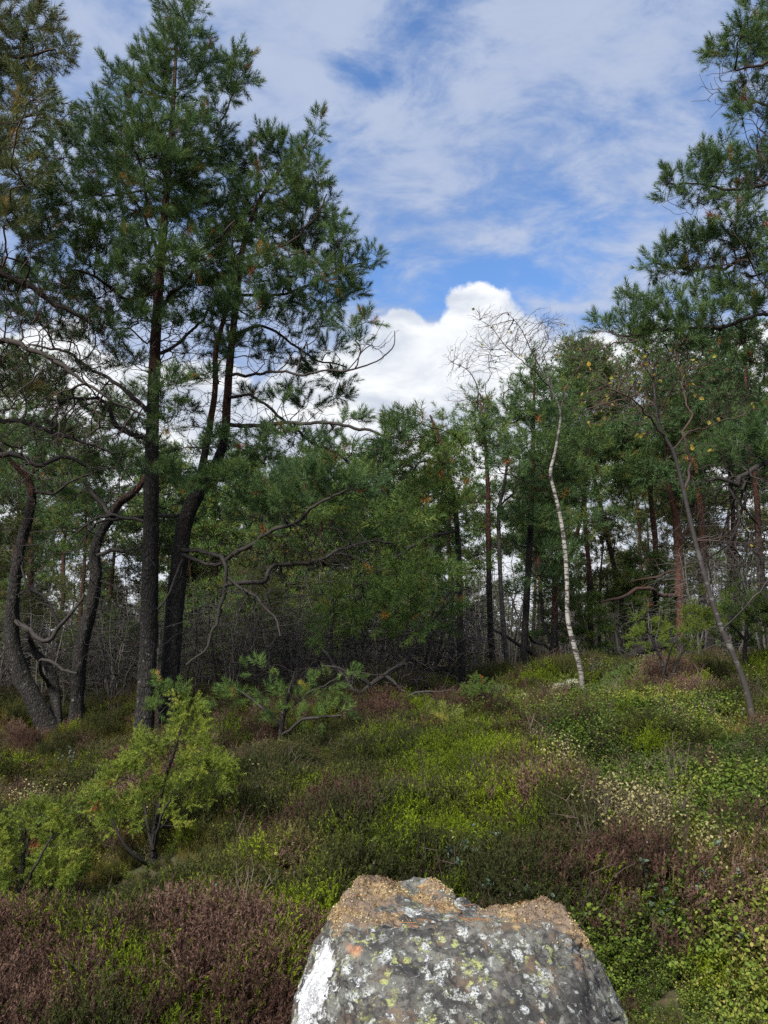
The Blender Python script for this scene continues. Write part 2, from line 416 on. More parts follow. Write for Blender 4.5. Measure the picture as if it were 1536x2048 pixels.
def mat_twig(name, a, c):
    m, t, b = newmat(name)
    n = t.noise(obj_co(t), 9, 4, 0.6)
    colr = t.mix(n, a, c)
    colr = t.mix(t.math('MULTIPLY', t.attr('red'), 0.55), colr, (.070, .034, .022))
    t.put(b.inputs['Base Color'], colr); b.inputs['Roughness'].default_value = 0.85; b.inputs['Specular IOR Level'].default_value = 0.25
    return m
def mat_leaf(name, stops, rough=0.6, transl=0.25, spec=0.2, attr='var'):
    m, t, b = newmat(name)
    colr = t.cramp(t.attr(attr), stops)
    colr = t.mix(t.ramp(t.noise(obj_co(t), 0.9, 3), 0.3, 0.7, 0.0, 0.45), colr, t.mix(1.0, colr, (1.25, 1.05, 0.6), 'MULTIPLY'))
    t.put(b.inputs['Base Color'], colr); b.inputs['Roughness'].default_value = rough; b.inputs['Specular IOR Level'].default_value = spec
    if transl:
        tr = t.node('ShaderNodeBsdfTranslucent', None, Color=colr)
        mx = t.node('ShaderNodeMixShader', None, i0=transl); t.l.new(b.outputs[0], mx.inputs[1]); t.l.new(tr.outputs[0], mx.inputs[2])
        t.l.new(mx.outputs[0], t.n['Material Output'].inputs[0])
    return m
def mat_birch(name, dark=0.0):
    m, t, b = newmat(name)
    co = obj_co(t, (1, 1, 6.0)); band = t.noise(co, 9, 3, 0.6); co2 = obj_co(t, (1, 1, 1.5))
    big = t.noise(co2, 7, 5, 0.65)
    f = t.math('MAXIMUM', t.ramp(band, 0.52-.04*dark, 0.60), t.ramp(big, 0.52-.16*dark, 0.60-.10*dark))
    lowk = t.ramp(t.attr('hgt'), 0.0, 0.9, 0.65, 0.0)
    f = t.math('MAXIMUM', f, t.math('MULTIPLY', lowk, t.ramp(big, 0.40, 0.5)))
    upk = t.attr('red')
    white = t.mix(t.noise(co2, 3, 2), (.36-.20*dark, .345-.19*dark, .315-.17*dark), (.20-.10*dark, .185-.09*dark, .165-.08*dark))
    colr = t.mix(f, white, (.040, .034, .030))
    colr = t.mix(upk, colr, (.035, .030, .028))
    t.put(b.inputs['Base Color'], colr); b.inputs['Roughness'].default_value = 0.7; b.inputs['Specular IOR Level'].default_value = 0.3
    bump(t, b, f, 0.4, 0.006)
    return m
GREEN = [(0.0, (.046, .090, .038)), (0.35, (.066, .122, .044)), (0.6, (.096, .152, .044)), (0.82, (.140, .172, .042)), (0.925, (.15, .16, .045)), (0.94, (.30, .19, .035)), (0.97, (.24, .085, .03)), (1.0, (.13, .048, .026))]
FRESH = [(0.0, (.055, .105, .036)), (0.4, (.085, .150, .038)), (0.75, (.130, .185, .042)), (0.92, (.17, .19, .045)), (0.94, (.36, .26, .04)), (1.0, (.26, .085, .028))]
YELLOW = [(0.0, (.050, .078, .034)), (0.5, (.085, .105, .038)), (0.9, (.14, .135, .045)), (0.94, (.33, .22, .04)), (1.0, (.22, .08, .03))]
JUNI = [(0.0, (.085, .130, .026)), (0.5, (.175, .235, .036)), (0.93, (.29, .32, .055)), (0.96, (.20, .075, .03)), (1.0, (.16, .055, .03))]
M_pine_bark = mat_pine_bark('pine_bark')
M_twig = mat_twig('pine_twig', (.016, .014, .013), (.048, .041, .037))
M_deadtwig = mat_twig('dead_twig', (.060, .054, .048), (.14, .128, .116))
M_needle = mat_leaf('pine_needles', GREEN); M_fresh = mat_leaf('young_pine_needles', FRESH); M_yellow = mat_leaf('yellowish_pine_needles', YELLOW)
M_juni = mat_leaf('juniper_needles', JUNI, transl=0.3)
M_birch = mat_birch('birch_bark'); M_birchd = mat_birch('dark_birch_bark', 1.0); M_btwig = mat_twig('birch_twig', (.030, .024, .024), (.075, .062, .060))
M_bleaf = mat_leaf('birch_leaves', [(0, (.10, .16, .03)), (.5, (.30, .26, .05)), (1, (.40, .22, .04))], transl=0.4)
PINE = {'bark': M_pine_bark, 'twig': M_twig, 'leaf': M_needle}

# ------------------------------------------------------------------ ground: one sheet to the horizon
def build_ground():
    rr = np.concatenate([[0.0], np.geomspace(0.4, 60, 150), np.geomspace(66, 3000, 30)]); na = 300
    a = np.linspace(0, 2*np.pi, na, endpoint=False)
    x = rr[:, None]*np.cos(a); y = rr[:, None]*np.sin(a); z = H(x, y) + 0.02*fbm(np.stack([x*6, y*6, 0*x], -1), 3, 9)
    V = np.stack([x, y, z], -1).reshape(-1, 3); idx = np.arange(len(V)).reshape(len(rr), na)
    F = np.stack([idx[:-1], np.roll(idx[:-1], -1, 1), np.roll(idx[1:], -1, 1), idx[1:]], -1).reshape(-1, 4)[:, ::-1]
    m, t, b = newmat('heath_soil')
    co = t.node('ShaderNodeTexCoord').outputs['Object']
    c1 = t.mix(t.ramp(t.noise(co, 1.3, 5), 0.35, 0.65), (.030, .022, .014), (.045, .050, .014))
    c1 = t.mix(t.ramp(t.noise(co, 22, 5), 0.45, 0.7), c1, (.075, .048, .026))
    t.put(b.inputs['Base Color'], c1); b.inputs['Roughness'].default_value = 0.95
    bump(t, b, t.noise(co, 40, 6, 0.7), 0.8, 0.03)
    o = link('ground', mk_mesh('ground', V, F, m, True)); o['kind'] = 'structure'; o['label'] = 'uneven heath soil under the heather and trees'
build_ground()

# ------------------------------------------------------------------ foliage templates
SH_NEAR = [pine_shoot(s, 48, 0.135, 0.060, 0.0044, 70, 24) for s in (1, 2, 3)]
SH_MID = [pine_shoot(s, 26, 0.14, 0.072, 0.0072, 82, 30) for s in (4, 5, 6)]
SH_FAR = [pine_shoot(s, 14, 0.16, 0.085, 0.015, 82, 30) for s in (7, 8, 9)]
def juni_shoot(seed):
    r = rngs(seed); parts = [pine_shoot(seed, 60, 0.12, 0.020, 0.0040, 62, 35)]
    for k in range(5):
        t = pine_shoot(seed*7+k, 34, 0.06, 0.018, 0.0040, 62, 35)
        a = k*2.4+r.random(); d = np.array([[math.sin(0.75)*math.cos(a), math.sin(0.75)*math.sin(a), math.cos(0.75)]])
        parts.append(t @ orient(d, r)[0].T + np.array([0, 0, 0.02+0.016*k]))
    return np.concatenate(parts)
SH_JUNI = [juni_shoot(s) for s in (11, 12, 13)]
def oval_leaf(L, W, fold=0.25):
    """folded pointed oval of 8 triangles along +Z, facing +Y"""
    z = np.array([0, .3, .65, 1])*L; wv = np.array([0, .46, .40, 0])*W
    T = []
    for s in (-1, 1):
        e = [np.array([s*wv[i], abs(wv[i])*fold, z[i]]) for i in range(4)]; c = [np.array([0, -0.04*L*math.sin(math.pi*z[i]/L), z[i]]) for i in range(4)]
        T += [c[0], e[1], c[1], c[1], e[1], e[2], c[1], e[2], c[2], c[2], e[2], c[3]]
    return np.array(T)

# ------------------------------------------------------------------ clumps: foliage masses of one tree, given where they stand
def clumps(lst, Y, seed, dens=1.0, depth=1.0, jit=0.7):
    """lst of (px, py, rx, ry[, dY[, weight]]) in photo pixels; returns points and outward directions"""
    r = rngs(seed); P, O = [], []
    for c in lst:
        px, py, rx, ry = c[:4]; dY = c[4] if len(c) > 4 else r.normal(0, jit); wt = c[5] if len(c) > 5 else 1.0
        Yc = Y+dY; ctr = at(px, py, Yc); k = Yc/FPX
        a, h = rx*k, ry*k
        n = max(6, int(dens*wt*68*(a*a*h/(0.38**3))**0.62))
        d = nrm(r.normal(size=(n, 3))); rad_ = r.random(n)**0.42
        q = d*rad_[:, None]*np.array([a, max(a, h)*0.85*depth, h]); q[:, 2] += 0.15*h*(1-(q[:, 0]/a)**2)
        P.append(ctr+q); O.append(nrm(d*np.array([1, 1, .5])))
    return np.concatenate(P), np.concatenate(O)
def bares(lst, Y, seed, dens=1.0, jit=0.6):
    r = rngs(seed); P = []
    for px, py, rx, ry, n in lst:
        q = r.normal(size=(int(n*dens*1.5), 3))*0.58; q[:, 1] *= 0.9
        k = Y/FPX; P.append(at(px, py, Y+r.normal(0, jit*0.4))+q*np.array([rx*k, max(rx, ry)*k, ry*k]))
    return np.concatenate(P)
RS = 1.0
def stem(lst, Y, ys=None):
    """(px, py, radius_px[, dY]) -> xyz + radius in metres"""
    o = []
    for c in lst:
        Yc = Y+(c[3] if len(c) > 3 else 0); o.append([*at(c[0], c[1], Yc), c[2]*RS*Yc/FPX])
    return np.array(o)
def rooted(S, sink=0.12):
    """bring the foot of a stem down into the ground"""
    S = S.copy(); g = float(H(S[0, 0], S[0, 1])); S0 = S[0].copy(); S0[2] = g-sink
    if S[0, 2] < g: S[0, 2] = g-sink; return S
    return np.vstack([S0, S]) if S[0, 2] > g+0.05 else S

# ------------------------------------------------------------------ the twin pines
Y = 9.0; RS = .74
A_st = rooted(stem([(288,1478,25),(293,1380,24),(298,1250,22.5),(302,1050,20),(305,850,17),(311,680,14.5,.05),(322,520,12,.1),(336,350,9,.1),(348,180,6,.1),(355,30,2.5,.1)], Y))
RS = .62
A_lb = [stem([(303,880,9),(240,855,8,-.2),(218,835,7,-.3),(205,800,6,-.35),(165,795,4.5,-.4),(120,805,3,-.5)], Y),
        stem([(304,830,8),(240,770,6.5,.2),(180,735,5.5,.3),(120,700,4.5,.4),(60,690,3,.4)], Y),
        stem([(303,1045,6),(250,1035,5,.2),(190,1040,4,.4),(150,1065,3,.5)], Y),
        stem([(318,575,7),(255,600,6,-.3),(200,560,5,-.5),(150,540,3.5,-.6)], Y),
        stem([(315,620,7),(370,560,6,-.3),(430,480,5,-.5),(470,440,3.5,-.6)], Y),
        stem([(322,540,7),(290,430,5.5,-.5),(282,330,4,-.8),(240,270,3,-.9)], Y),
        stem([(335,380,6),(400,330,5,.3),(440,250,4,.5),(470,170,2.5,.5)], Y),
        stem([(309,710,7),(350,690,6,.5),(395,650,5,.9),(430,600,3,1.2)], Y)]
A_cl = [(338,40,26,48),(385,55,34,60),(360,110,55,60),(402,130,40,55),(300,130,34,45),(255,190,45,55),(330,190,70,55),(470,130,40,38,.5),(485,165,32,38,.5),(440,190,40,40,.4),(225,150,16,30),
        (190,235,34,40),(180,290,60,50),(270,270,80,55,-.6),(350,270,80,55,-.9),(420,280,60,50),(300,330,95,45,-.8),(220,340,70,45,.3),(380,350,80,45,-.3),(120,300,42,40),(450,370,45,45),
        (150,390,70,45),(90,400,55,42),(250,400,80,40,-.9),(330,400,80,38,.4),(60,450,60,38),(130,470,70,38,.3),(220,470,75,36,-.8),(280,500,75,36,-1.0),(340,530,62,34,-1.1),(170,530,70,32,-.6),(400,500,50,40,-.5),
        (100,560,60,30,.3),(250,560,60,32,-.9),(325,570,50,30,.6),(120,650,48,24,-.7),(185,680,52,24,-.9),(210,655,40,20,-.8),(320,790,36,28,-.9),(340,760,34,22,-.9),(235,920,26,26,-.7),(300,935,24,20,-.6),(40,780,60,22,-.4),(90,770,40,20,-.4),(300,640,46,22,-.8),(250,720,40,18,-.5),(365,640,40,22,-.6),(400,700,32,16,.3),(330,850,34,16,-.7),(275,860,30,14,.5),(370,820,30,14,.6),(150,740,46,16,-.3),(60,640,46,18),(30,710,46,16),(200,600,60,24,-.3),(130,600,50,20,.5),(40,560,50,24),(380,440,50,30,-.5),(300,600,50,24,.5),(240,630,40,18,.6),(100,860,40,14,.3),(190,830,36,14,.4),(70,330,40,36,.3),(110,230,26,30),(450,420,46,36,.4),(465,335,34,28,.2),(430,520,40,34,.5),(400,585,44,26,.6),(385,400,40,30,.6)]
fol, ou = clumps(A_cl, Y, 101, 1.0)
br = bares([(250,640,170,90,260),(200,780,160,90,260),(330,700,90,160,160),(180,880,140,60,160),(330,1000,120,120,120),(200,1100,120,60,70),(300,450,120,80,100)], Y, 102)
build_tree('pine_tree', 'tall straight pine with dense dark green crown, beside a leaning forked pine', 'pine tree', (A_st[0,0], A_st[0,1], float(H(A_st[0,0], A_st[0,1]))),
           [A_st], A_lb, fol, ou, br, PINE, 1, shoots=SH_NEAR, nsh=3, red=(3.2, 6.0), rootmin=2.2, sides=26, step=0.035, tint=(0, .8))

Y = 9.3; RS = .74
B_st = rooted(stem([(338,1485,26),(338,1400,25),(345,1280,24),(360,1120,22),(372,1040,21),(396,985,20)], Y))
B_f1 = stem([(392,992,17),(425,940,13,.05),(446,890,12,.1),(454,800,11,.1),(462,700,10,.1),(473,600,9,.05),(485,500,8),(510,420,6,-.1),(560,340,4.5,-.2),(610,290,3,-.3)], Y)
B_f2 = stem([(392,990,13),(405,930,10,-.1),(418,860,9,-.15),(430,780,8,-.2),(432,700,7,-.2),(455,610,6,-.3),(470,520,4,-.4)], Y)
RS = .50
B_lb = [stem([(452,850,9),(500,850,8,-.2),(560,846,8,-.4),(640,846,7,-.6),(720,857,6,-.8),(790,875,4,-.9),(830,880,3,-1)], Y),
        stem([(456,795,7),(500,790,6,.2),(560,840,6,.3),(640,890,5,.4),(720,940,4,.5),(790,1000,3,.6)], Y),
        stem([(366,1110,9,-.1),(440,1130,8,-.5),(480,1105,9,-.7),(540,1065,8,-1.0),(590,1035,7,-1.2),(640,1000,6,-1.4),(700,980,4,-1.5)], Y),
        stem([(365,1100,9,-.1),(430,1108,8,-.4),(455,1125,8,-.6),(458,1160,7,-.65),(445,1190,8,-.65),(430,1250,7,-.7),(412,1300,5,-.8),(375,1330,4,-.9)], Y),
        stem([(456,1155,6,-.65),(490,1185,5.5,-.8),(520,1205,5,-.9),(545,1235,4,-1.0),(560,1270,3,-1.1)], Y),
        stem([(448,1172,8,-.65),(490,1165,9,-.6),(525,1165,9,-.5),(540,1140,9,-.4),(555,1130,8,-.3),(620,1125,7,-.2),(690,1095,6,0),(730,1083,5,.2),(780,1085,3,.3)], Y),
        stem([(466,670,8),(530,650,6,.3),(590,690,5,.5),(640,720,4,.6),(690,735,3,.7)], Y),
        stem([(458,750,7),(520,745,6,-.4),(600,745,5,-.7),(700,738,4,-.9),(760,720,3,-1),(795,690,2.5,-1),(795,660,1.6,-1)], Y),
        stem([(474,590,7),(540,590,6,.2),(620,570,5,.4),(690,535,4,.5),(735,525,3,.5)], Y),
        stem([(482,520,6),(560,490,5,-.4),(630,440,4,-.6),(660,390,3,-.7)], Y),
        stem([(385,1030,8),(330,1030,7,.3),(260,1035,6,.5),(190,1050,5,.7),(165,1085,4,.8)], Y),
        stem([(365,1120,6,-.15),(335,1180,5,-.5),(318,1220,4,-.6)], Y)]
B_cl = [(640,262,16,38,-.3),(610,300,24,28,-.3),(535,290,45,36),(580,320,45,36),(500,330,40,40),(615,360,42,40),(560,390,62,42,-.5),(500,420,55,42),(640,400,26,30),(600,440,62,38,-.4),(655,440,36,34,-.4),(540,480,66,38,.3),(620,500,62,34),(680,480,34,34),
        (700,530,45,30,.4),(745,520,16,22,.4),(660,550,60,30),(590,550,60,32,-.5),(520,540,50,36,-.8),(470,480,50,40,-.6),(700,585,36,20,.3),(640,600,52,24,.2),(560,600,60,28,-.5),(490,600,50,32,-.8),(450,630,45,26,-.9),(525,640,34,20,-.6),(640,640,26,18),
        (690,660,26,18,-.8),(720,690,22,14,-.8),(655,700,30,16,.3),(640,745,32,22,.6),(680,770,24,16,.6),(600,720,28,16,.5),(590,780,24,14,.5),(735,640,12,16,-.9),(800,860,44,22,-.9),(780,900,30,22,-.9),
        (500,905,34,26,-.3),(530,930,30,30,-.3),(440,955,44,20,-.7),(395,965,34,18,-.7),(600,960,56,28,-1.2),(660,950,44,26,-1.4),(580,1010,40,22,-1.2),(700,985,44,22,-1.4),(560,1080,26,16,-.9),(500,1000,30,18,.3),(540,880,26,18,.2),(420,760,34,18,-.6),(480,690,36,20,-.5),(545,715,34,16,.4),(500,800,28,14,.5),(560,875,34,14,-.6),(640,900,38,16,-.7),(700,905,34,14,-.8),(430,880,32,16,-.5),(470,955,38,18,-.8),(540,985,38,18,-.9),(630,1005,36,16,-1.2),(480,1040,32,14,-.6),(530,1035,30,14,.4),(600,880,30,14,.5),(660,870,30,12,.5),(440,560,40,30,-.4),(420,640,36,22,.5),(740,960,40,18,-1.2),(450,690,30,18,.4),(600,660,34,16,.4),(470,555,46,28,.5),(455,470,36,30,.3),(690,790,30,14,.4),(620,810,34,14,.5),(560,800,30,14,-.5),(700,840,34,12,-.6)]
fol, ou = clumps(B_cl, Y, 111, 1.0)
br = bares([(560,700,110,70,200),(520,860,130,60,200),(640,880,120,50,170),(430,800,70,140,160),(600,1090,150,60,160),(660,1120,120,60,120),(560,560,120,70,120),(520,1230,90,60,60),(760,690,36,40,16),(400,1180,60,80,40)], Y, 112)
br = np.concatenate([br, bares([(500,1110,90,45,110),(590,1050,80,40,110),(650,1105,100,40,110),(450,1220,60,70,70),(540,1240,50,50,50)], Y-.75, 113)])
build_tree('pine_tree', 'leaning dark pine forked above head height, long bare crooked limbs reaching out', 'pine tree', (B_st[0,0], B_st[0,1], float(H(B_st[0,0], B_st[0,1]))),
           [B_st, B_f1, B_f2], B_lb, fol, ou, br, PINE, 2, shoots=SH_NEAR, nsh=3, red=(3.3, 4.3), rootmin=2.0, sides=26, step=0.035, tint=(0, .75))

# ------------------------------------------------------------------ pine whose trunk stands outside the frame, branches hanging in
Y = 7.4
L_st = np.array([[-4.75, Y, float(H(-4.75, Y))-.12, .17], [-4.7, Y, 2.2, .15], [-4.55, Y+.1, 4.2, .13], [-4.5, Y, 6.0, .10], [-4.4, Y, 7.6, .07], [-4.3, Y, 9.2, .03]])
RS = .7
L_lb = [stem([(-150,500,10),(-60,520,9,.1),(20,560,9,.2),(90,590,8,.3),(150,630,6,.4),(180,650,3,.5)], Y),
        stem([(-150,690,9),(-60,690,8.5,-.1),(30,688,8,-.2),(100,715,7,-.3),(150,750,5,-.4),(230,800,4,-.4),(290,835,3,-.3)], Y),
        stem([(-150,800,8),(-40,830,8,.2),(60,850,6,.3),(140,875,5,.4),(230,905,3,.5)], Y),
        stem([(-150,930,9),(-20,915,9,.3),(20,905,8,.3),(90,930,7,.35),(120,915,6,.4),(170,935,4,.5)], Y),
        stem([(-140,60,7),(-40,100,6,-.2),(40,110,5,-.2),(110,100,3,-.2)], Y), stem([(-140,330,8),(-40,290,6,.2),(30,240,5,.3),(90,220,3,.3)], Y)]
L_cl = [(20,25,60,36),(70,45,44,28),(110,85,34,24),(140,105,18,16),(40,100,60,34),(90,120,44,20),(-30,120,80,50),(20,165,55,30,.5),(60,190,45,26),(-20,240,70,50),(40,250,55,30),(90,205,34,20),(10,320,55,34),(50,360,40,26),(-40,420,70,50),(20,440,50,30),(60,500,40,24,.4),(-30,560,70,40),(30,620,40,24,.5),
        (-60,20,70,50),(-90,160,90,60,.6),(-100,330,100,70,-.4),(-120,480,100,60,.5),(20,780,50,22,.2),(-60,700,80,50,-.3)]
fol, ou = clumps(L_cl, Y, 121, 0.9)
br = bares([(60,620,110,80,170),(40,740,110,70,170),(80,860,110,60,130),(40,330,90,110,120),(100,780,140,90,200),(150,880,120,60,150),(60,960,80,60,60)], Y, 122)
build_tree('pine_tree', 'yellowish pine hanging long bare branches beside the straight dense pine', 'pine tree', (-4.75, Y, float(H(-4.75, Y))),
           [L_st], L_lb, fol, ou, br, {'bark': M_pine_bark, 'twig': M_twig, 'leaf': M_yellow}, 3, shoots=SH_NEAR, nsh=3, red=(3, 5), rootmin=2.0)

# ------------------------------------------------------------------ crooked multi-stem pine
Y = 10.2; RS = .86
T1 = rooted(stem([(118,1482,20),(92,1450,21),(72,1410,20),(42,1350,19),(26,1290,17),(24,1220,14.5),(30,1160,12.5),(42,1090,12),(58,1030,11),(62,980,9),(50,950,8),(28,930,6),(5,900,4)], Y))
T2 = stem([(110,1470,16),(112,1420,13,.2),(108,1370,11,.4),(95,1330,10,.45),(70,1305,8,.4),(60,1280,6,.3)], Y)
T3 = rooted(stem([(146,1486,17,.1),(152,1440,16,.1),(155,1390,15,.1),(158,1330,16,.1),(168,1270,15,.1),(186,1200,14,.1),(192,1150,13,.1),(190,1100,12,.1),(205,1060,11,.1),(222,1035,10,.1),(240,1005,10,.1),(268,985,8,.1),(300,940,5,.2)], Y))
RS = .62
T_lb = [stem([(64,985,7),(85,985,6),(110,990,5),(140,965,4),(200,945,3)], Y), stem([(195,1110,7),(235,1100,6,-.2),(275,1095,4,-.3),(300,1085,3,-.3)], Y),
        stem([(28,1240,8),(60,1265,7,-.3),(90,1280,7,-.4),(115,1255,7,-.4),(145,1225,6,-.4),(165,1190,4,-.3)], Y), stem([(225,1032,7),(210,1020,6,.2),(185,990,6,.3),(172,960,4,.3)], Y),
        stem([(120,1255,6,-.4),(85,1190,5,-.5),(50,1160,4,-.6),(45,1130,3,-.6)], Y), stem([(98,1375,6,.4),(85,1320,5,-.3),(120,1330,5,-.5),(150,1350,4,-.6)], Y)]
T_cl = [(20,870,50,22),(110,930,50,18),(200,920,50,20),(260,930,40,20),(40,830,50,20,.4),(150,880,50,22,.5),(300,900,40,22,.5),(-30,900,60,40),(90,800,60,24,.8),(230,850,50,24,.8),(60,740,50,20,.9),(140,820,50,20,1.0),(20,960,40,18,.4),(160,990,40,16,.6),(250,800,46,20,1.0),(330,960,34,16,.9)]
fol, ou = clumps(T_cl, Y, 131, 0.9)
br = bares([(100,1180,120,90,170),(60,1050,80,80,120),(200,1150,90,90,120),(150,1320,80,60,60),(250,1000,70,60,70)], Y, 132)
build_tree('pine_tree', 'crooked low pine with several twisting stems rising from one foot', 'pine tree', (T1[0,0], T1[0,1], float(H(T1[0,0], T1[0,1]))),
           [T1, T2, T3], T_lb, fol, ou, br, PINE, 4, shoots=SH_NEAR, nsh=3, red=(2.6, 3.8), rootmin=0.9, sides=22, rough=0.10)

# ------------------------------------------------------------------ pine at the other edge with layered boughs
Y = 8.0; RS = .62
R_st = np.array([[4.95, Y, float(H(4.95, Y))-.12, .20], [4.9, Y, 2.4, .18], [4.8, Y, 4.2, .15], [4.75, Y+.1, 6.0, .12], [4.8, Y, 7.6, .085], [4.7, Y, 9.4, .04]])
def bough(*p): return stem(list(p), Y)
R_lb = [bough((1700,150,7),(1600,120,6,-.2),(1530,125,5,-.3),(1470,140,3,-.3)), bough((1700,300,7),(1600,230,6,.3),(1540,215,5,.3),(1490,200,3,.3)),
        bough((1700,360,9),(1600,350,8,-.2),(1540,362,7,-.3),(1470,380,5,-.3),(1400,370,4,-.3),(1350,370,2.5,-.3)), bough((1700,470,9),(1590,480,8,.2),(1520,500,7,.3),(1440,535,6,.3),(1370,540,4,.3),(1310,530,2.5,.3)),
        bough((1700,600,9),(1600,600,8,-.3),(1530,625,7,-.5),(1450,650,6,-.6),(1370,660,5,-.6),(1290,665,4,-.6),(1220,665,2.5,-.6)), bough((1700,560,7),(1600,540,6,.4),(1530,545,5,.5),(1490,560,3,.5)),
        bough((1700,900,10),(1600,915,9,-.2),(1530,930,9,-.4),(1490,955,8,-.5),(1470,970,7,-.6),(1450,960,6,-.6),(1420,965,4,-.6))]
R_cl = [(1495,75,44,32),(1450,105,36,26),(1425,125,20,20),(1520,110,40,30),(1500,140,45,22),(1530,25,36,26),(1512,10,26,16),(1540,60,50,40),
        (1515,195,40,24),(1475,205,26,20),(1490,235,22,14),(1530,230,30,20),(1440,300,40,20,-.3),(1400,335,46,26,-.3),(1350,360,28,22,-.3),(1330,370,16,16,-.3),(1450,350,45,30,-.3),(1500,320,40,28),(1520,360,40,30),(1400,385,50,20,-.3),(1470,390,46,20,.2),(1350,405,26,12,-.3),
        (1475,440,40,24),(1430,470,46,22,.3),(1380,490,44,22,.3),(1330,510,34,22,.3),(1305,535,20,18,.3),(1460,500,50,28,.3),(1510,470,44,30),(1400,535,56,20,.3),(1350,550,40,14,.3),(1500,540,46,24,.4),
        (1440,590,46,20,-.5),(1390,600,30,18,-.5),(1330,610,40,22,-.6),(1290,625,36,20,-.6),(1250,645,36,20,-.6),(1205,660,26,16,-.6),(1350,650,56,22,-.6),(1420,640,56,24,-.6),(1490,620,50,26,-.4),(1280,675,46,16,-.6),(1520,580,40,24),(1360,685,46,14,-.6),(1450,680,50,16,-.4),(1260,600,14,12,-.6),
        (1480,880,50,26,-.5),(1430,905,36,18,-.5),(1520,850,46,30,-.4),(1490,920,46,16,-.4),(1530,800,50,30),(1400,930,26,14,-.6),(1520,730,46,24,.3),(1620,100,90,80),(1620,300,100,80,.8),(1620,500,100,80,-.8),(1640,700,100,80,.5)]
fol, ou = clumps(R_cl, Y, 141, 0.95)
br = bares([(1470,170,60,30,70),(1470,410,90,36,120),(1450,540,100,36,150),(1390,660,110,36,150),(1500,260,40,60,40),(1500,960,90,60,180),(1480,1080,90,90,240),(1440,1180,90,60,120),(1500,760,60,80,80)], Y, 142)
build_tree('pine_tree', 'large pine with flat layered boughs stepping out into the open sky', 'pine tree', (4.95, Y, float(H(4.95, Y))),
           [R_st], R_lb, fol, ou, br, PINE, 5, shoots=SH_NEAR, nsh=3, red=(3, 5.5), rootmin=1.8, tint=(0, .7), up=0.75)

# ------------------------------------------------------------------ bushy pine in the middle, drooping fresh green
Y = 10.6; RS = .62
C_st = rooted(stem([(921,1395,11),(920,1250,10),(917,1100,9),(905,980,7,-.1),(880,880,5,-.2),(860,830,3,-.2)], Y))
C_lb = [stem([(918,1150,6),(880,1210,5.5,-.5),(835,1290,5,-.9),(800,1330,6,-1.2),(770,1350,5,-1.4)], Y), stem([(918,1060,6),(850,1080,5,-.5),(780,1120,4,-.9),(720,1170,3,-1.2)], Y), stem([(915,1180,5),(840,1260,4,.3),(740,1280,4,.3),(660,1300,3,.3)], Y)]
C_cl = [(830,845,46,22),(890,850,34,28),(800,870,40,26),(860,890,55,30),(785,920,45,32),(920,880,26,24),(840,940,62,34),(900,950,40,36),(770,970,55,34),(700,1000,40,26,.5),(850,1000,60,34),(740,1030,60,30),(920,1010,36,36),(810,1050,62,34),(700,1080,50,26,.5),(880,1070,50,34),(760,1100,56,28),
        (830,1140,66,30,-1.0),(770,1160,60,28,-1.2),(890,1150,36,26,-.6),(720,1190,54,26,-1.1),(810,1200,60,26,-1.3),(870,1210,40,26,-.9),(760,1235,62,22,-1.2),(690,1230,46,20,-1.0),(900,1240,26,22,-.6),(820,1265,50,18,-1.2),(650,1270,40,18,-.8),(960,1130,24,22)]
fol, ou = clumps(C_cl, Y, 151, .9)
br = bares([(780,1080,130,80,240),(760,1270,130,70,260),(700,1180,110,70,180),(880,1200,60,110,120),(800,980,100,60,120),(780,1360,110,40,120)], Y, 152)
build_tree('pine_tree', 'bushy drooping pine with fresh green needles above a tangle of dead twigs', 'pine tree', (C_st[0,0], C_st[0,1], float(H(C_st[0,0], C_st[0,1]))),
           [C_st], C_lb, fol, ou, br, {'bark': M_pine_bark, 'twig': M_twig, 'leaf': M_fresh}, 6, shoots=SH_MID, nsh=2, red=(2, 5), rootmin=0.4, tint=(0, 1), up=0.3, outw=0.8)

# ------------------------------------------------------------------ slender pines on the mound
Y = 12.0; RS = .52
D_st = rooted(stem([(990,1368,13),(984,1300,12),(979,1200,11),(977,1080,10),(975,960,8),(968,860,5),(960,800,3)], Y))
D_cl = [(955,830,36,20),(985,860,40,20),(940,880,36,20),(1000,905,36,20),(950,930,40,22),(960,800,26,18)]
fol, ou = clumps(D_cl, Y, 161, 1.0)
br = bares([(960,1000,70,70,90),(970,1150,60,90,60),(940,1080,60,60,50)], Y, 162)
build_tree('pine_tree', 'slender reddish pine with bare trunk standing left of a pale birch', 'pine tree', (D_st[0,0], D_st[0,1], float(H(D_st[0,0], D_st[0,1]))),
           [D_st], [], fol, ou, br, PINE, 7, shoots=SH_MID, nsh=2, red=(1.2, 3.0), rootmin=1.0)
Y = 12.6
E_st = rooted(stem([(1046,1362,14),(1050,1260,13),(1056,1150,12),(1062,1020,10),(1066,900,8),(1068,790,5.5),(1072,705,2.5)], Y))
E_cl = [(1072,715,14,22),(1060,745,30,26),(1085,770,34,26),(1030,785,34,24),(1050,810,46,26),(1000,825,36,20),(1110,810,40,24),(960,850,34,16),(1030,850,56,24),(1090,850,50,24),(990,880,46,20),(1060,895,60,24),(1120,890,44,22),(950,880,30,14),(1010,930,56,22),(1080,940,60,24),(1130,940,36,22),
        (1040,980,66,22),(1100,1000,52,24),(985,985,36,16),(1030,1040,60,20),(1110,1050,46,24),(1150,1000,30,26),(1060,1090,56,18),(1010,1100,40,14),(1120,1110,40,20),(1080,1150,46,16),(1030,1180,40,14),(1120,1170,36,16),(1150,1090,26,18),(1066,780,30,26,-.35),(1068,840,36,26,-.4),(1060,910,40,26,-.45),(1068,970,36,22,-.4),(1056,1040,36,20,-.4)]
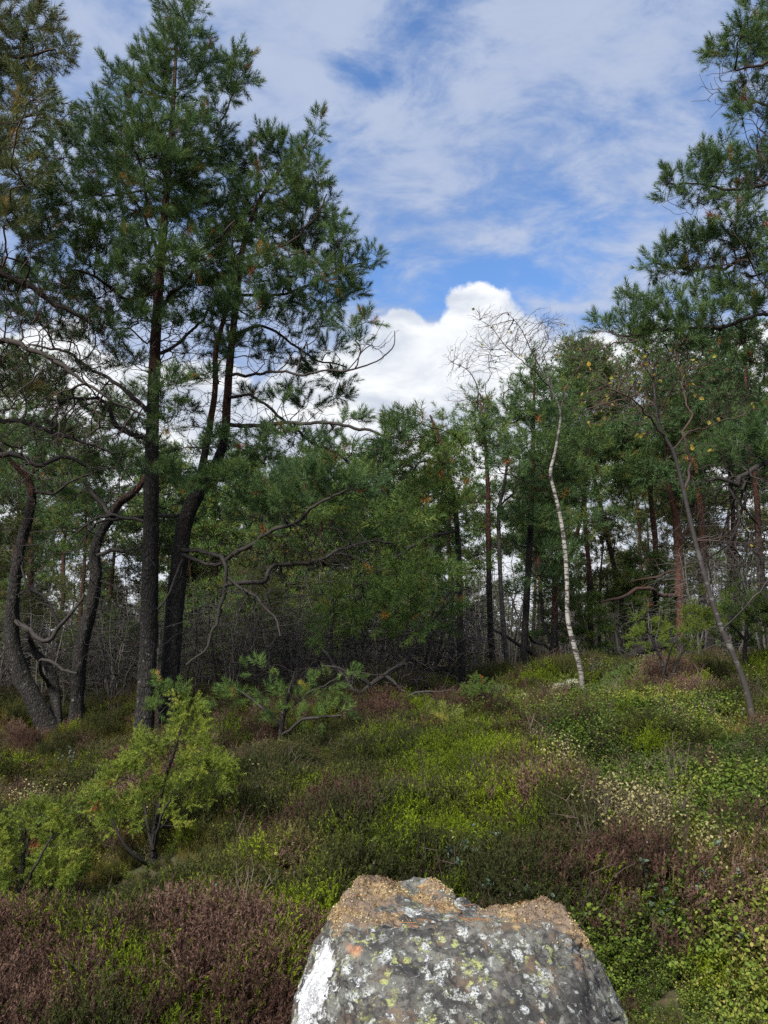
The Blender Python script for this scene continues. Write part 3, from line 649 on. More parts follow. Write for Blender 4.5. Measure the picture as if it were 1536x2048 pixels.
fol, ou = clumps(E_cl, Y, 171, .8)
br = bares([(1060,1000,90,120,200),(1060,1180,80,60,90)], Y, 172)
build_tree('pine_tree', 'straight pine with pointed crown behind the white crooked birch', 'pine tree', (E_st[0,0], E_st[0,1], float(H(E_st[0,0], E_st[0,1]))),
           [E_st], [], fol, ou, br, PINE, 8, shoots=SH_MID, nsh=2, red=(1.5, 4.5), rootmin=1.2, tint=(0, .7))
Y = 13.2     # several stems from one foot, snaking low limb
F_st = rooted(stem([(1100,1345,13),(1108,1290,13),(1110,1220,12),(1112,1160,11),(1140,1110,10),(1152,1075,8),(1165,1020,6),(1160,930,4)], Y))
F_lb = [stem([(1100,1325,9),(1080,1318,9,-.2),(1060,1300,8,-.3),(1040,1292,7,-.4),(1020,1278,6,-.5),(1000,1262,5,-.5),(988,1255,4,-.5)], Y), stem([(1103,1310,7),(1090,1290,6,-.2),(1070,1282,6,-.3),(1062,1270,5,-.4)], Y), stem([(1104,1290,7),(1085,1240,6,.3),(1075,1190,5,.4)], Y)]
fol, ou = clumps([(1165,1000,40,26),(1140,950,46,26),(1190,960,40,26),(1170,900,46,28),(1120,1000,40,20),(1180,1050,30,20),(1150,860,40,26),(1200,890,36,24)], Y, 181, 1.0)
build_tree('pine_tree', 'reddish pine with a low limb snaking along the mound from its foot', 'pine tree', (F_st[0,0], F_st[0,1], float(H(F_st[0,0], F_st[0,1]))),
           [F_st], F_lb, fol, ou, bares([(1120,1240,70,70,60),(1150,1000,60,80,80)], Y, 182), PINE, 9, shoots=SH_MID, red=(.5, 1.6), rootmin=0.5)
Y = 14.0     # broad red trunk with a bent horizontal limb
G_st = rooted(stem([(1366,1330,19),(1362,1250,19),(1360,1190,19),(1358,1120,18),(1355,1060,16),(1352,1035,14),(1340,980,9),(1335,900,7),(1330,800,4)], Y))
G_lb = [stem([(1355,1192,9),(1325,1190,8,-.3),(1305,1178,8,-.5),(1285,1176,7,-.6),(1255,1190,7,-.7),(1225,1200,6,-.8),(1205,1205,4,-.8)], Y), stem([(1358,1080,9),(1378,1055,9,.1),(1382,1010,7,.2),(1390,940,5,.3)], Y), stem([(1352,1140,4),(1300,1155,4,.2),(1260,1165,3,.3)], Y)]
fol, ou = clumps([(1290,950,40,18,-.5),(1330,920,40,22),(1260,970,36,16),(1370,880,46,26),(1400,820,46,26),(1330,820,46,26),(1300,860,40,20),(1420,900,40,22),(1270,1000,30,14),(1350,760,50,30),(1420,760,46,30),(1290,780,40,24)], Y, 191, 1.0)
build_tree('pine_tree', 'thick red barked pine with a bent horizontal limb among the dark trunks', 'pine tree', (G_st[0,0], G_st[0,1], float(H(G_st[0,0], G_st[0,1]))),
           [G_st], G_lb, fol, ou, bares([(1320,1080,80,90,120),(1380,980,70,90,120)], Y, 192), PINE, 10, shoots=SH_MID, red=(.3, .9), rootmin=1.0)
print('heroes', time.time()-T00)

# ------------------------------------------------------------------ birches
BIRCH = {'bark': M_birch, 'twig': M_btwig, 'leaf': M_bleaf}
LEAF = [np.concatenate([oval_leaf(.032, .026)+np.array([0, 0, .012])])]
def twig_cloud(lst, Y, seed, jit=0.35):
    r = rngs(seed); P = []
    for px, py, rx, ry, n in lst:
        d = nrm(r.normal(size=(n, 3)))*(r.random(n)**0.5)[:, None]; k = Y/FPX
        P.append(at(px, py, Y+r.normal(0, jit))+d*np.array([rx*k, max(rx, ry)*k*.9, ry*k]))
    return np.concatenate(P)
def birch(lbl, Y, st, lbs, cloud, seed, red, leafn=14, tip=.0014, group=None, rootmin=2.0, M=BIRCH):
    st = rooted(st); tw = twig_cloud([(a, b, c, d, int(n*1.9)) for a, b, c, d, n in cloud], Y, seed)
    r = rngs(seed); sel = r.choice(len(tw), leafn, replace=False); lv = tw[sel]
    rest = np.delete(tw, sel, 0)
    return build_tree('birch_tree', lbl, 'birch tree', (st[0,0], st[0,1], float(H(st[0,0], st[0,1]))), [st], lbs, lv, nrm(r.normal(size=(leafn, 3))), rest, M, seed,
               shoots=LEAF, nsh=2, up=-.4, outw=.6, red=red, rough=.05, flare=.3, bf=.72, down=.3, tip=tip, expo=2.1, rootmin=rootmin, sides=14, bump=.10, limbwob=.04)
Y = 9.4; RS = .40
b_st = stem([(1170,1440,12),(1166,1400,11.5),(1163,1350,12),(1150,1300,12),(1136,1240,11),(1134,1160,10.5),(1128,1080,10),(1120,1030,9.5),(1108,980,9),(1101,952,8.5),(1110,905,7.5),(1118,860,6.5),(1121,825,5),(1108,790,4.2),(1085,745,3.6),(1062,700,2.8),(1040,655,2),(1015,625,1.2)], Y)
birch('crooked white birch with bare wispy twigs on the open mound', Y, b_st,
      [stem([(1118,830,3.2),(1135,780,2.8,.2),(1165,730,2.2,.4),(1190,690,1.6,.5),(1230,690,1,.6)], Y), stem([(1100,775,2.8),(1060,730,2.3,-.3),(1000,680,1.8,-.5),(960,640,1.1,-.6)], Y), stem([(1106,790,2.6),(1090,700,2.1,.3),(1095,650,1.3,.4)], Y), stem([(1103,955,3),(1080,940,2.4,-.2),(1050,900,1.6,-.4)], Y)],
      [(1000,660,70,50,110),(1060,680,80,50,150),(1130,690,70,60,110),(970,630,40,25,30),(1180,700,60,60,60),(1090,640,50,25,40)], 31, (2.6, 4.2), 16)
Y = 12.2; RS = .42
b2 = stem([(1016,1365,11),(1010,1290,11),(1003,1200,10),(999,1100,10),(998,1020,9),(1010,960,7),(1012,900,6),(985,850,4.5),(958,825,3.8),(955,775,3),(935,740,2.2),(905,725,1.4)], Y)
birch('slim grey birch rising between two straight pines', Y, b2, [stem([(1003,1010,5),(1025,985,4.5,.2),(1040,960,3.5,.3),(1010,850,2.5,.3)], Y), stem([(960,835,2.6),(975,770,2,.3),(985,700,1.4,.4)], Y)],
      [(920,730,50,50,90),(960,700,60,60,120),(1000,720,60,60,90),(920,790,40,30,40)], 32, (2.6, 4.2), 8, tip=.0017, M={'bark': M_birchd, 'twig': M_btwig, 'leaf': M_bleaf})
Y = 6.6; RS = .37
b3 = stem([(1512,1500,17),(1506,1440,16),(1490,1370,15),(1462,1300,14.5),(1440,1250,14),(1415,1170,13),(1395,1100,12.5),(1378,1030,11.5),(1362,960,10.5),(1345,900,9.5),(1322,860,8.5),(1312,810,7.5),(1306,760,5.5),(1290,710,3.5),(1275,680,2)], Y)
birch('dark stemmed birch leaning over with bare twigs and few yellow leaves', Y, b3,
      [stem([(1366,985,7),(1378,940,6.5,.2),(1372,880,6,.3),(1378,820,5,.4),(1372,760,4,.5),(1355,700,2.5,.6)], Y), stem([(1330,872,5.5),(1290,830,5,-.3),(1250,800,4,-.5),(1215,770,3,-.6),(1175,790,2,-.7)], Y),
       stem([(1312,810,4.5),(1270,780,4,.2),(1230,720,3,.4),(1190,680,2,.5)], Y), stem([(1345,900,5),(1400,850,4,.3),(1470,830,3,.4),(1530,820,2,.5)], Y), stem([(1316,830,4),(1350,770,3.5,-.2),(1400,720,2.5,-.4)], Y),
       stem([(1445,1262,5),(1500,1200,4,-.3),(1540,1150,3,-.4)], Y)],
      [(1230,760,80,60,130),(1300,730,80,60,130),(1380,740,80,60,110),(1190,820,60,50,60),(1450,800,80,60,90),(1300,830,80,50,70),(1400,900,80,60,60),(1480,1100,60,80,50),(1180,690,40,40,30)], 33, (1.0, 1.9), 46, tip=.0014, rootmin=1.6, M={'bark': M_birchd, 'twig': M_btwig, 'leaf': M_bleaf})

# ------------------------------------------------------------------ junipers
RS = .8
JUN = {'bark': M_pine_bark, 'twig': M_twig, 'leaf': M_juni}
def juniper(lbl, px, py, Y, trunks, cl, seed, dens=1.0, group=None, nsh=3, sc=(.7, 1.15), M=JUN, name='juniper_bush', cat='juniper', shoots=None, tint=(0, 1), br=None):
    sts = [rooted(stem(t, Y)) if i == 0 else stem(t, Y) for i, t in enumerate(trunks)]
    fol, ou = clumps(cl, Y, seed, dens, jit=.12); b = sts[0][0]
    return build_tree(name, lbl, cat, (b[0], b[1], float(H(b[0], b[1]))), sts[:1], sts[1:], fol, ou, None if br is None else bares(br, Y, seed+5), M, seed, shoots=shoots or SH_JUNI, nsh=nsh, sscale=sc,
                      up=.5, outw=.7, bf=.5, down=.4, tip=.0013, sides=10, step=.03, flare=.2, group=group, tint=tint, rough=.1)
juniper('yellow green juniper bush with a bare dark stem, like a little tree', 308, 1790, 4.9,
        [[(308,1800,11),(309,1750,10),(305,1700,8,.02),(312,1640,6,.05),(330,1560,4.5,.05),(350,1500,3,.05),(370,1430,1.5,.05)], [(306,1735,6),(280,1715,5,-.1),(262,1690,4,-.15),(235,1640,2.5,-.2)], [(306,1700,5),(292,1650,4,.05),(285,1600,3,.1),(270,1540,1.6,.15)],
         [(312,1650,4),(350,1650,3.5,.15),(385,1620,2.5,.2),(410,1580,1.5,.2)], [(310,1690,4.5),(325,1640,3.5,-.15),(345,1590,2.5,-.2)], [(310,1770,5),(335,1720,4,.1),(360,1670,2.5,.15)]],
        [(372,1420,16,24,.05),(385,1455,20,22),(365,1470,18,20),(300,1500,26,18),(275,1505,20,16),(255,1530,24,18),(330,1510,34,22),(370,1510,34,22),(410,1510,22,22),(425,1540,22,22),(290,1545,36,22),(240,1570,28,20),(210,1590,26,18),(190,1615,20,16),(340,1560,44,24),(390,1560,40,24),(430,1545,20,18),(225,1620,34,18),(265,1600,36,22),(310,1600,36,20),(370,1600,40,20),(410,1590,28,16),(250,1645,26,12),(340,1635,22,10)], 41, .55, nsh=2, sc=(.65, 1.1))
juniper('bright green juniper bush half cut by the frame, low beside the heather', 40, 1850, 4.3,
        [[(30,1860,9),(38,1800,7),(45,1730,5),(50,1660,2)], [(34,1830,5),(70,1790,4,.1),(110,1740,2,.2)], [(34,1830,5),(0,1780,4,-.1),(-30,1720,2,-.2)], [(40,1790,4),(80,1720,3,-.2),(100,1660,2,-.2)]],
        [(50,1650,40,16),(90,1635,24,14),(20,1680,44,20),(80,1690,40,22),(120,1690,26,20),(50,1740,60,24),(110,1740,34,20),(0,1740,50,30),(140,1750,26,14),(70,1790,50,20),(20,1800,50,24),(120,1790,30,14),(-50,1720,50,40),(-40,1820,60,36),(60,1840,44,14),(10,1850,40,14)], 42, .75, nsh=3, sc=(.6, 1.0))
juniper('light green young juniper with airy tips in front of the red trunk', 1330, 1450, 8.2,
        [[(1335,1460,5),(1330,1400,4.5),(1325,1330,4),(1300,1270,2.5),(1288,1235,1.2)], [(1328,1380,3.5),(1370,1300,3,.1),(1400,1240,2,.2),(1412,1200,1,.2)], [(1327,1350,3),(1350,1280,2,-.2)]],
        [(1290,1235,18,16),(1300,1265,30,16),(1280,1285,22,12),(1345,1265,26,14),(1410,1205,16,18),(1395,1230,30,14),(1420,1240,22,12),(1370,1240,20,10),(1310,1295,34,12),(1360,1300,30,10),(1400,1265,26,10)], 43, .8, nsh=2, sc=(.7, 1.1), tint=(0, .5))
for k, (cx, cy, Y, s, lb) in enumerate([(1260,1390,8.8,1.0,'dull green juniper bush spreading on top of the mound, right of the white birch'), (965,1392,9.2,.62,'low dull juniper tuft at the foot of the slender reddish pine'),
                                    (1490,1230,9.0,1.0,'dark juniper bush under the large layered pine')]):
    juniper(lb, cx, cy+50, Y, [[(cx,cy+70*s,5),(cx+3,cy+30*s,4),(cx,cy-20*s,2)], [(cx,cy+50*s,3.5),(cx-40*s,cy,2,-.1)], [(cx,cy+50*s,3.5),(cx+45*s,cy,2,.1)]],
            [(cx,cy-30*s,40*s,16*s),(cx-50*s,cy,36*s,20*s),(cx+50*s,cy,40*s,20*s),(cx,cy+5*s,50*s,24*s),(cx+90*s,cy+20*s,40*s,18*s),(cx-80*s,cy+25*s,34*s,16*s),(cx+30*s,cy+35*s,50*s,16*s)], 44+k, 1.1, M={'bark': M_pine_bark, 'twig': M_twig, 'leaf': M_fresh}, tint=(.2, 1))

# ------------------------------------------------------------------ low pine saplings
SAP = {'bark': M_pine_bark, 'twig': M_twig, 'leaf': M_fresh}
def sapling(lbl, Y, trunks, cl, seed, br=None, tint=(0, 1), dens=.8):
    juniper(lbl, 0, 0, Y, trunks, cl, seed, dens, nsh=2, sc=(.8, 1.15), M=SAP, name='pine_sapling', cat='pine sapling', shoots=SH_NEAR, tint=tint, br=br)
sapling('low sprawling pine sapling with yellowish tufts between the twin pines and the dead twigs', 8.0,
        [[(560,1500,7),(565,1440,6),(578,1385,4),(590,1345,2)], [(562,1470,4),(620,1440,3.5,-.2),(690,1430,2,-.3)], [(562,1450,4),(510,1400,3,.2),(470,1380,2,.3)], [(565,1430,3),(630,1380,2.5,.2),(680,1350,1.5,.3)]],
        [(640,1375,40,18),(690,1420,26,18),(650,1430,44,18),(600,1400,44,22),(540,1390,40,20),(480,1390,40,18),(560,1440,44,16),(690,1360,30,14),(520,1340,30,14),(450,1410,30,16),(610,1460,36,12)], 51, [(580,1400,90,50,120)], (.1, .8), .65)
sapling('tiny pine sapling with orange dying tufts behind the bright green heather', 7.2,
        [[(905,1510,4),(903,1470,3),(898,1430,1.5)], [(904,1480,2.2),(950,1465,1.5,.1)], [(904,1480,2.2),(870,1460,1.5,-.1)]], [(900,1435,14,10),(905,1465,24,10),(950,1470,16,8),(872,1470,16,8),(925,1490,16,8)], 52, None, (.80, 1.0), .6)
sapling('grey green pine sapling at the foot of the dark twin trunks', 8.3, [[(318,1470,3),(316,1420,2.5),(318,1375,1.5)], [(317,1430,2),(350,1400,1.5,-.1)]], [(318,1370,12,10),(330,1400,20,10),(305,1425,18,9),(350,1385,16,8)], 53, None, (.1, .8), .7)

# ------------------------------------------------------------------ prototype pines for the wood behind
def proto_pine(lbl, seed, Ht, cb, spread, r0, lean=(0, 0), dead=90, shoots=SH_FAR, dens=1.0, M=PINE, red=(1.5, 4), group=None, nclump=22, tint=(0, 1)):
    r = rngs(seed); k = 9; zz = np.linspace(0, Ht, k)
    wob = np.cumsum(r.normal(0, .06, (k, 2)), 0)*np.linspace(0, 1, k)[:, None]
    PR = np.stack([lean[0]*zz/Ht+wob[:, 0], lean[1]*zz/Ht+wob[:, 1], zz-.15, r0*(1-zz/Ht)**.8+.01], -1)
    P, O = [], []
    for i in range(nclump):
        f = (i+r.random())/nclump; z = cb+(Ht-cb)*f; rho = spread*(1-f)**.75*(.45+.55*r.random())*(.75+.5*min(1, f*3)); az = i*2.4+r.random()
        c = np.array([rho*math.cos(az)+lean[0]*z/Ht, rho*math.sin(az)+lean[1]*z/Ht, z+.25*rho])
        a, h = .30+.30*r.random()+.12*(1-f), .16+.14*r.random(); n = int(30*dens*(a/.4)**2)+6
        d = nrm(r.normal(size=(n, 3)))*(r.random(n)**.42)[:, None]
        P.append(c+d*np.array([a, a, h])); O.append(d)
    b = r.normal(size=(dead, 3))*np.array([spread*.42, spread*.42, 0]); b[:, 2] = cb*(.35+.9*r.random(dead)); b[:, :2] *= (.3+.7*(b[:, 2:]/cb)).clip(.2, 1.2)
    return build_tree('pine_tree', lbl, 'pine tree', (0, 0, 0), [PR], [], np.concatenate(P), np.concatenate(O), b, M, seed, group=group, sides=10, step=.12, shoots=shoots, nsh=3, red=red, rootmin=cb*.3, tip=.003, flare=.25, tint=tint)
GFAR = 'pines of the wood behind'
LBL = ['dark straight pine standing in the wood behind the clearing', 'short bushy pine standing in the wood behind the clearing', 'slender leaning pine standing in the wood behind the clearing', 'yellowish green pine standing in the wood behind the clearing', 'blue green broad pine standing in the wood behind the clearing']
SHORT_S = ['', 'low green pine sapling', '', 'low yellowish pine sapling', '']; SHORT = ['dark straight pine', 'short bushy pine', 'slender leaning pine', 'yellowish green pine', 'blue green broad pine']; SHORT2 = ['grey leafless shrub', 'dark leafless thicket']
YEL = {'bark': M_pine_bark, 'twig': M_twig, 'leaf': M_yellow}
protos = [proto_pine(LBL[0], 61, 8.6, 4.7, 1.6, .085, (.2, 0), 260, dens=.6, group='dark straight pines of the wood'), proto_pine(LBL[1], 62, 5.6, 1.5, 1.7, .06, (-.2, .1), 260, nclump=22, dens=.55, M={'bark': M_pine_bark, 'twig': M_twig, 'leaf': M_fresh}, group='short bushy pines of the wood'),
          proto_pine(LBL[2], 63, 7.6, 4.3, 1.2, .06, (.9, .2), 90, group='slender leaning pines of the wood'), proto_pine(LBL[3], 64, 7.2, 2.6, 1.9, .08, (-.3, 0), 220, M=YEL, nclump=22, dens=.6, group='yellowish pines of the wood'),
          proto_pine(LBL[4], 65, 8.0, 3.9, 2.1, .10, (0, .2), 220, nclump=24, dens=.58, tint=(0, .5), group='broad pines of the wood')]
used = [False]*len(protos); PH = [8.6, 5.6, 7.6, 7.2, 8.0]
def whereabouts(x, y):
    px = 768+x/y*FPX*.98
    for lim, w_ in ((230, 'the crooked low pine'), (470, 'the twin pines'), (740, 'the low sprawling sapling'), (950, 'the drooping bushy pine'), (1120, 'the slender reddish pine'), (1310, 'the white birch'), (9999, 'the dark stemmed birch')):
        if px < lim: return ('close behind ' if y < 17 else 'well behind ' if y < 30 else 'far beyond ')+w_
def plant(k, x, y, s=1.0, rot=0.0, pr=protos, us=used):
    o = pr[k] if not us[k] else copy_tree(pr[k]); us[k] = True
    if pr is protos:        # the wood behind stays low: young trees on thin soil
        u = x/y*1.0; lim = (.245 if u < .12 else .30 if u < .27 else .40)+.03*math.sin(x*3.1+y)
        s = min(s, (EYE-float(H(x, y))+lim*y)/PH[k])
    o['label'] = ((SHORT_S if s < .5 and k in (1, 3) else SHORT) if pr is protos else SHORT2)[k]+' '+whereabouts(x, y); o['group'] = o['label']
    o.location = (x, y, float(H(x, y))-.02); o.rotation_euler = (0, 0, rot); o.scale = (s, s, s); return o
rp = rngs(700)
# trunks one can pick out in the photograph: (px of trunk, distance, kind, scale)
for px, Yd, k, s in [(1180,14.5,0,.86),(1262,15.5,2,.92),(1312,16.5,0,.85),(1420,13.5,4,.84),(1480,15,0,.9),(1530,12.5,4,.9),(1290,26,0,.95),(1060,20,2,.8),(1400,19,3,.95),(1475,20,4,1.0),(1360,24,0,1.0),
                     (165,12.5,0,.72),(60,13.5,4,.72),(-30,12,3,.85),(262,16,2,.86),(215,19,4,.85),(120,18,0,.85),(20,20,4,.9),(330,20,3,.8),(395,19.5,1,.9),(470,20,1,1.0),(540,19,1,.82),(610,19,3,.78),(660,18,1,.95),(720,21,4,.75),(575,23,4,.8),(500,24,0,.85),(430,22,4,.85),
                     (780,18,1,1.05),(850,20,3,.75),(905,17,1,.95),(880,25,4,.85),(700,27,4,.85),(640,30,4,.9),(800,30,3,.9)]:
    p = at(px, 1250, Yd); plant(k, p[0], Yd, s*(.95+.1*rp.random()), rp.random()*6.28)
for i in range(44):
    Yd = 24+46*rp.random()**1.1; px = -250+2030*rp.random()
    if (1170 < px < 1310 or 930 < px < 1020) and rp.random() < .8: continue
    p = at(px, 1250, Yd); plant(int(rp.integers(0, 5)), p[0], Yd, .8+.35*rp.random(), rp.random()*6.28)

for i in range(60):     # young growth closing the view between the trunks
    Yd = 26+50*rp.random(); px = -150+1850*rp.random()
    p = at(px, 1250, Yd); plant([1, 1, 1, 3][int(rp.integers(0, 4))], p[0], Yd, .55+.35*rp.random(), rp.random()*6.28)
for i in range(70):     # knee to head high saplings under the wood
    Yd = 13.5+17*rp.random(); px = -60+1010*rp.random() if i % 5 else 950+600*rp.random()
    p = at(px, 1250, Yd); plant([1, 1, 3][int(rp.integers(0, 3))], p[0], Yd, .24+.22*rp.random(), rp.random()*6.28)
# ------------------------------------------------------------------ bare shrubs and dead boughs
def bare_shrub(lbl, seed, Ht, spread, n, M, group, name='bare_shrub', cat='shrub'):
    r = rngs(seed); sts = []
    for k in range(4):
        a = k*1.6+r.random(); s = spread*(.3+.3*r.random())
        sts.append(np.array([[.03*math.cos(a), .03*math.sin(a), -.1, .022], [s*.4*math.cos(a), s*.4*math.sin(a), Ht*.35, .016], [s*.8*math.cos(a+.3), s*.8*math.sin(a+.3), Ht*.7, .010], [s*math.cos(a+.2), s*math.sin(a+.2), Ht*.95, .004]]))
    d = nrm(r.normal(size=(n, 3)))*(r.random(n)**.45)[:, None]; b = d*np.array([spread, spread, Ht*.5])+np.array([0, 0, Ht*.55])
    return build_tree(name, lbl, cat, (0, 0, 0), sts[:1], sts[1:], None, None, b, M, seed, group=group, sides=8, step=.08, bf=.5, down=.6, tip=.0028, expo=2.1, rootmin=.15, bump=.12, stemname='stem')
DEADM = {'bark': M_deadtwig, 'twig': M_deadtwig}
M_bough = mat_twig('weathered_bough', (.032, .028, .025), (.085, .076, .068)); BOUGH = {'bark': M_bough, 'twig': M_bough}
shr = [bare_shrub('grey leafless shrub in the dim undergrowth of the wood', 81, 2.3, 1.0, 420, DEADM, 'grey leafless shrubs'), bare_shrub('dark leafless thicket in the undergrowth of the wood', 82, 1.7, 1.2, 420, {'bark': M_twig, 'twig': M_twig}, 'dark leafless thickets')]
us2 = [False, False]
for px, Yd in [(380,12),(440,14),(520,12.5),(600,13),(680,12),(740,13.5),(820,14.5),(880,13),(960,15),(240,14),(120,15),(30,14),(330,16),(560,17),(1020,15.5),(1090,16),(1220,14),(1300,13),(1400,12.5),(1470,11.5),(1530,11),(1240,18),(1340,17),(480,19),(640,19),(190,18),(760,18),(1160,18)]+[(int(-60+1660*rp.random()), 13+16*rp.random()) for _ in range(50)]+[(int(-60+1660*rp.random()), 26+24*rp.random()) for _ in range(60)]+[(int(-40+1000*rp.random()), 11.6+3*rp.random()) for _ in range(36)]:
    p = at(px, 1300, Yd); plant(int(rp.integers(0, 2)), p[0], Yd, (.8 if Yd > 14.6 else .55)+.5*rp.random(), rp.random()*6.28, shr, us2)
def dead_bough(lbl, Y, limbs, br, seed, M=BOUGH):
    L = [stem(l, Y) for l in limbs]; b = L[0][0]; gz = float(H(b[0], b[1]))
    dz_ = max(0, gz+.02-min(l[:, 2].min() for l in L))
    for l in L: l[:, 2] += dz_
    B = bares(br, Y, seed); B[:, 2] = np.maximum(B[:, 2], H(B[:, 0], B[:, 1])+.03)
    build_tree('dead_bough', lbl, 'dead branch', (b[0], b[1], gz), [L[0]], L[1:], None, None, B, M, seed, sides=8, step=.06, bf=.4, down=.2, tip=.002, flare=0, rootmin=-9, bump=.12, stemname='limb')
dead_bough('grey fallen bough with a tangle of dead twigs below the drooping pine', 9.6, [[(690,1425,6),(735,1375,6,.1),(800,1330,6,.2),(850,1280,5,.3),(890,1240,4,.3)], [(740,1370,4),(690,1340,3.5,-.2),(640,1330,2,-.4)], [(770,1350,4),(830,1400,3,-.3),(880,1430,2,-.4)], [(720,1395,4),(650,1300,3,.3),(620,1250,2,.4)]],
           [(740,1380,90,40,170),(820,1370,80,45,150),(680,1340,70,50,110),(860,1300,60,50,70)], 91)
dead_bough('grey dead branch lying low across the heather edge under the drooping pine', 9.0, [[(730,1440,5),(790,1425,4.5,.1),(860,1420,4,.2),(930,1440,2.5,.3)], [(780,1425,3.5),(830,1390,3,.2),(900,1380,2,.3)]], [(800,1415,80,22,100),(870,1410,60,24,70)], 92)
dead_bough('fallen grey log leaning across the mound behind the juniper', 11.5, [[(1205,1345,9),(1240,1325,10,.2),(1280,1302,11,.4),(1330,1290,9,.6),(1380,1275,6,.8)], [(1250,1322,4),(1235,1290,3),(1232,1262,2)]], [(1300,1290,70,30,50)], 93, {'bark': M_pine_bark, 'twig': M_twig})
print('wood', time.time()-T00)

# ------------------------------------------------------------------ boulder
def build_boulder():
    rim = [(690,1872,2.33),(760,1862,2.34),(900,1846,2.37),(1040,1848,2.40),(1140,1872,2.41),(1168,1868,2.50),(1136,1834,2.62),(1098,1804,2.74),(1040,1815,2.76),(985,1818,2.76),(940,1805,2.78),(905,1784,2.80),(868,1756,2.82),(825,1757,2.82),(785,1768,2.80),(750,1756,2.78),(718,1753,2.72),(694,1790,2.60),(686,1830,2.46)]
    waist = [(682,2075,2.08),(770,2085,2.06),(900,2090,2.05),(1060,2085,2.10),(1210,2090,2.2),(1268,2062,2.36),(1205,1950,2.56)]
    R = np.array([at(*p) for p in rim]); n = len(R); ctr = at(920, 1835, 2.58)
    W = np.zeros((n, 3)); W[:7] = [at(*p) for p in waist]
    for i in range(7, 17):
        d = R[i]-ctr; d[2] = 0; W[i] = R[i]+nrm(d)*.13; W[i, 2] = R[i, 2]-.38
    W[17] = at(598, 1955, 2.58); W[18] = at(574, 2070, 2.30)
    Bs = W.copy(); c2 = ctr.copy(); c2[2] = 0; dd = W-c2; dd[:, 2] = 0; Bs += nrm(dd)*.10; Bs[:, 2] = -.22
    # resample loops with slightly rounded corners
    na = 380
    def loop(Q):
        Q2 = np.concatenate([Q, Q[:1]]); s = np.arange(n+1); u = np.linspace(0, n, na, endpoint=False)
        L = np.stack([np.interp(u, s, Q2[:, k]) for k in range(3)], -1)
        for _ in range(1): L = (np.roll(L, 1, 0)+2*L+np.roll(L, -1, 0))/4
        return L
    Rl, Wl, Bl = loop(R), loop(W), loop(Bs)
    rows = []; tags = []
    n1, n2, n3 = 90, 120, 40
    for t in np.linspace(0.02, 1, n1, endpoint=False):
        rr = ctr*(1-t)+Rl*t; rr[:, 2] += -.012*math.sin(math.pi*t)
        rows.append(rr); tags.append(t)
    for t in np.linspace(0, 1, n2, endpoint=False):
        rr = Rl*(1-t)+Wl*t; out = nrm((Wl-ctr)*np.array([1, 1, 0])); rr += out*(.008*math.sin(math.pi*t)); rows.append(rr); tags.append(1+t)
    for t in np.linspace(0, 1, n3): rows.append(Wl*(1-t)+Bl*t); tags.append(2+t)
    G = np.stack(rows); tg = np.array(tags)
    for _ in range(2): G[1:-1] = (G[:-2]+2*G[1:-1]+G[2:])/4
    # relief
    dn = np.zeros_like(G); du = np.gradient(G, axis=0); dv = np.roll(G, -1, 1)-np.roll(G, 1, 1); nn = nrm(np.cross(dv, du)); 
    if (nn[n1//2, :, 2].mean()) < 0: nn = -nn
    cell = np.floor(fbm(G*np.array([5., 5., 6.]), 2, 25)*3.2)/3.2      # chipped steps
    disp = .010*fbm(G*7, 4, 21)+.006*fbm(G*26, 4, 22, .6)+.016*cell*(tg[:, None] > 1.08)-.012*np.exp(-(fbm(G*np.array([3., 3., 5.]), 3, 29)/.03)**2)
    ux = (G[..., 0]-at(690, 1868, 2.33)[0])
    moss = np.clip(1.15-np.abs(tg[:, None]-.72)*2.6+.45*fbm(G*9, 3, 23), 0, 1)
    back = np.clip((G[..., 1]-2.40-.10*fbm(G*5, 2, 24)-.08*fbm(G*20, 4, 28, .6))/.24, 0, 1)*np.clip((1.35+.15*fbm(G*12, 2, 30)-tg[:, None])/.15, 0, 1)
    lefty = np.clip((.20+.06*fbm(G*14, 3, 33)-ux)/.12, 0, 1)*np.clip((1.26+.10*fbm(G*15, 2, 34)-tg[:, None])/.12, 0, 1)*np.clip((G[..., 1]-2.37-.03*fbm(G*18, 2, 35))/.07, 0, 1)
    hump = np.clip((.36-ux)/.22, 0, 1)+np.clip((ux-.56)/.12, 0, .85)
    moss = np.clip(back*np.clip(.30+.45*hump+.7*fbm(G*11, 3, 26), 0, 1)+lefty*.9, 0, 1)
    rgt = np.exp(-((ux-.70)/.075)**2)*np.clip((1.55-tg[:, None])/.3, 0, 1)*np.clip((tg[:, None]-.7)/.2, 0, 1)*np.clip(.75+.9*fbm(G*14, 3, 37), 0, 1)
    moss = np.maximum(moss, rgt*.8)
    disp = disp+.006*moss+.006*moss*fbm(G*55, 2, 27)
    G = G+nn*disp[..., None]
    V = np.concatenate([G.reshape(-1, 3), [G[0].mean(0)]]); m_, na_ = G.shape[:2]
    idx = np.arange(m_*na_).reshape(m_, na_)
    F = np.stack([idx[:-1], idx[1:], np.roll(idx[1:], -1, 1), np.roll(idx[:-1], -1, 1)], -1).reshape(-1, 4)
    fan = np.stack([np.full(na_, m_*na_), idx[0], np.roll(idx[0], -1)], -1)
    # white crust on the left facet
    ang = np.arange(na_)[None]/na_*n
    wl = np.clip(1-np.abs(ang-18.0)/.85, 0, 1)*np.clip((tg[:, None]-1.22)/.15, 0, 1)*np.clip((1.98-tg[:, None])/.25, 0, 1)
    fc = np.clip(1-np.abs(ang-18.0)/1.0, 0, 1)*np.clip((tg[:, None]-1.05)/.1, 0, 1)+0*G[..., 0]
    A = {'moss': np.append(moss.ravel(), 0.3), 'crust': np.append(wl.ravel(), 0), 'facet': np.append(fc.ravel(), 0)}
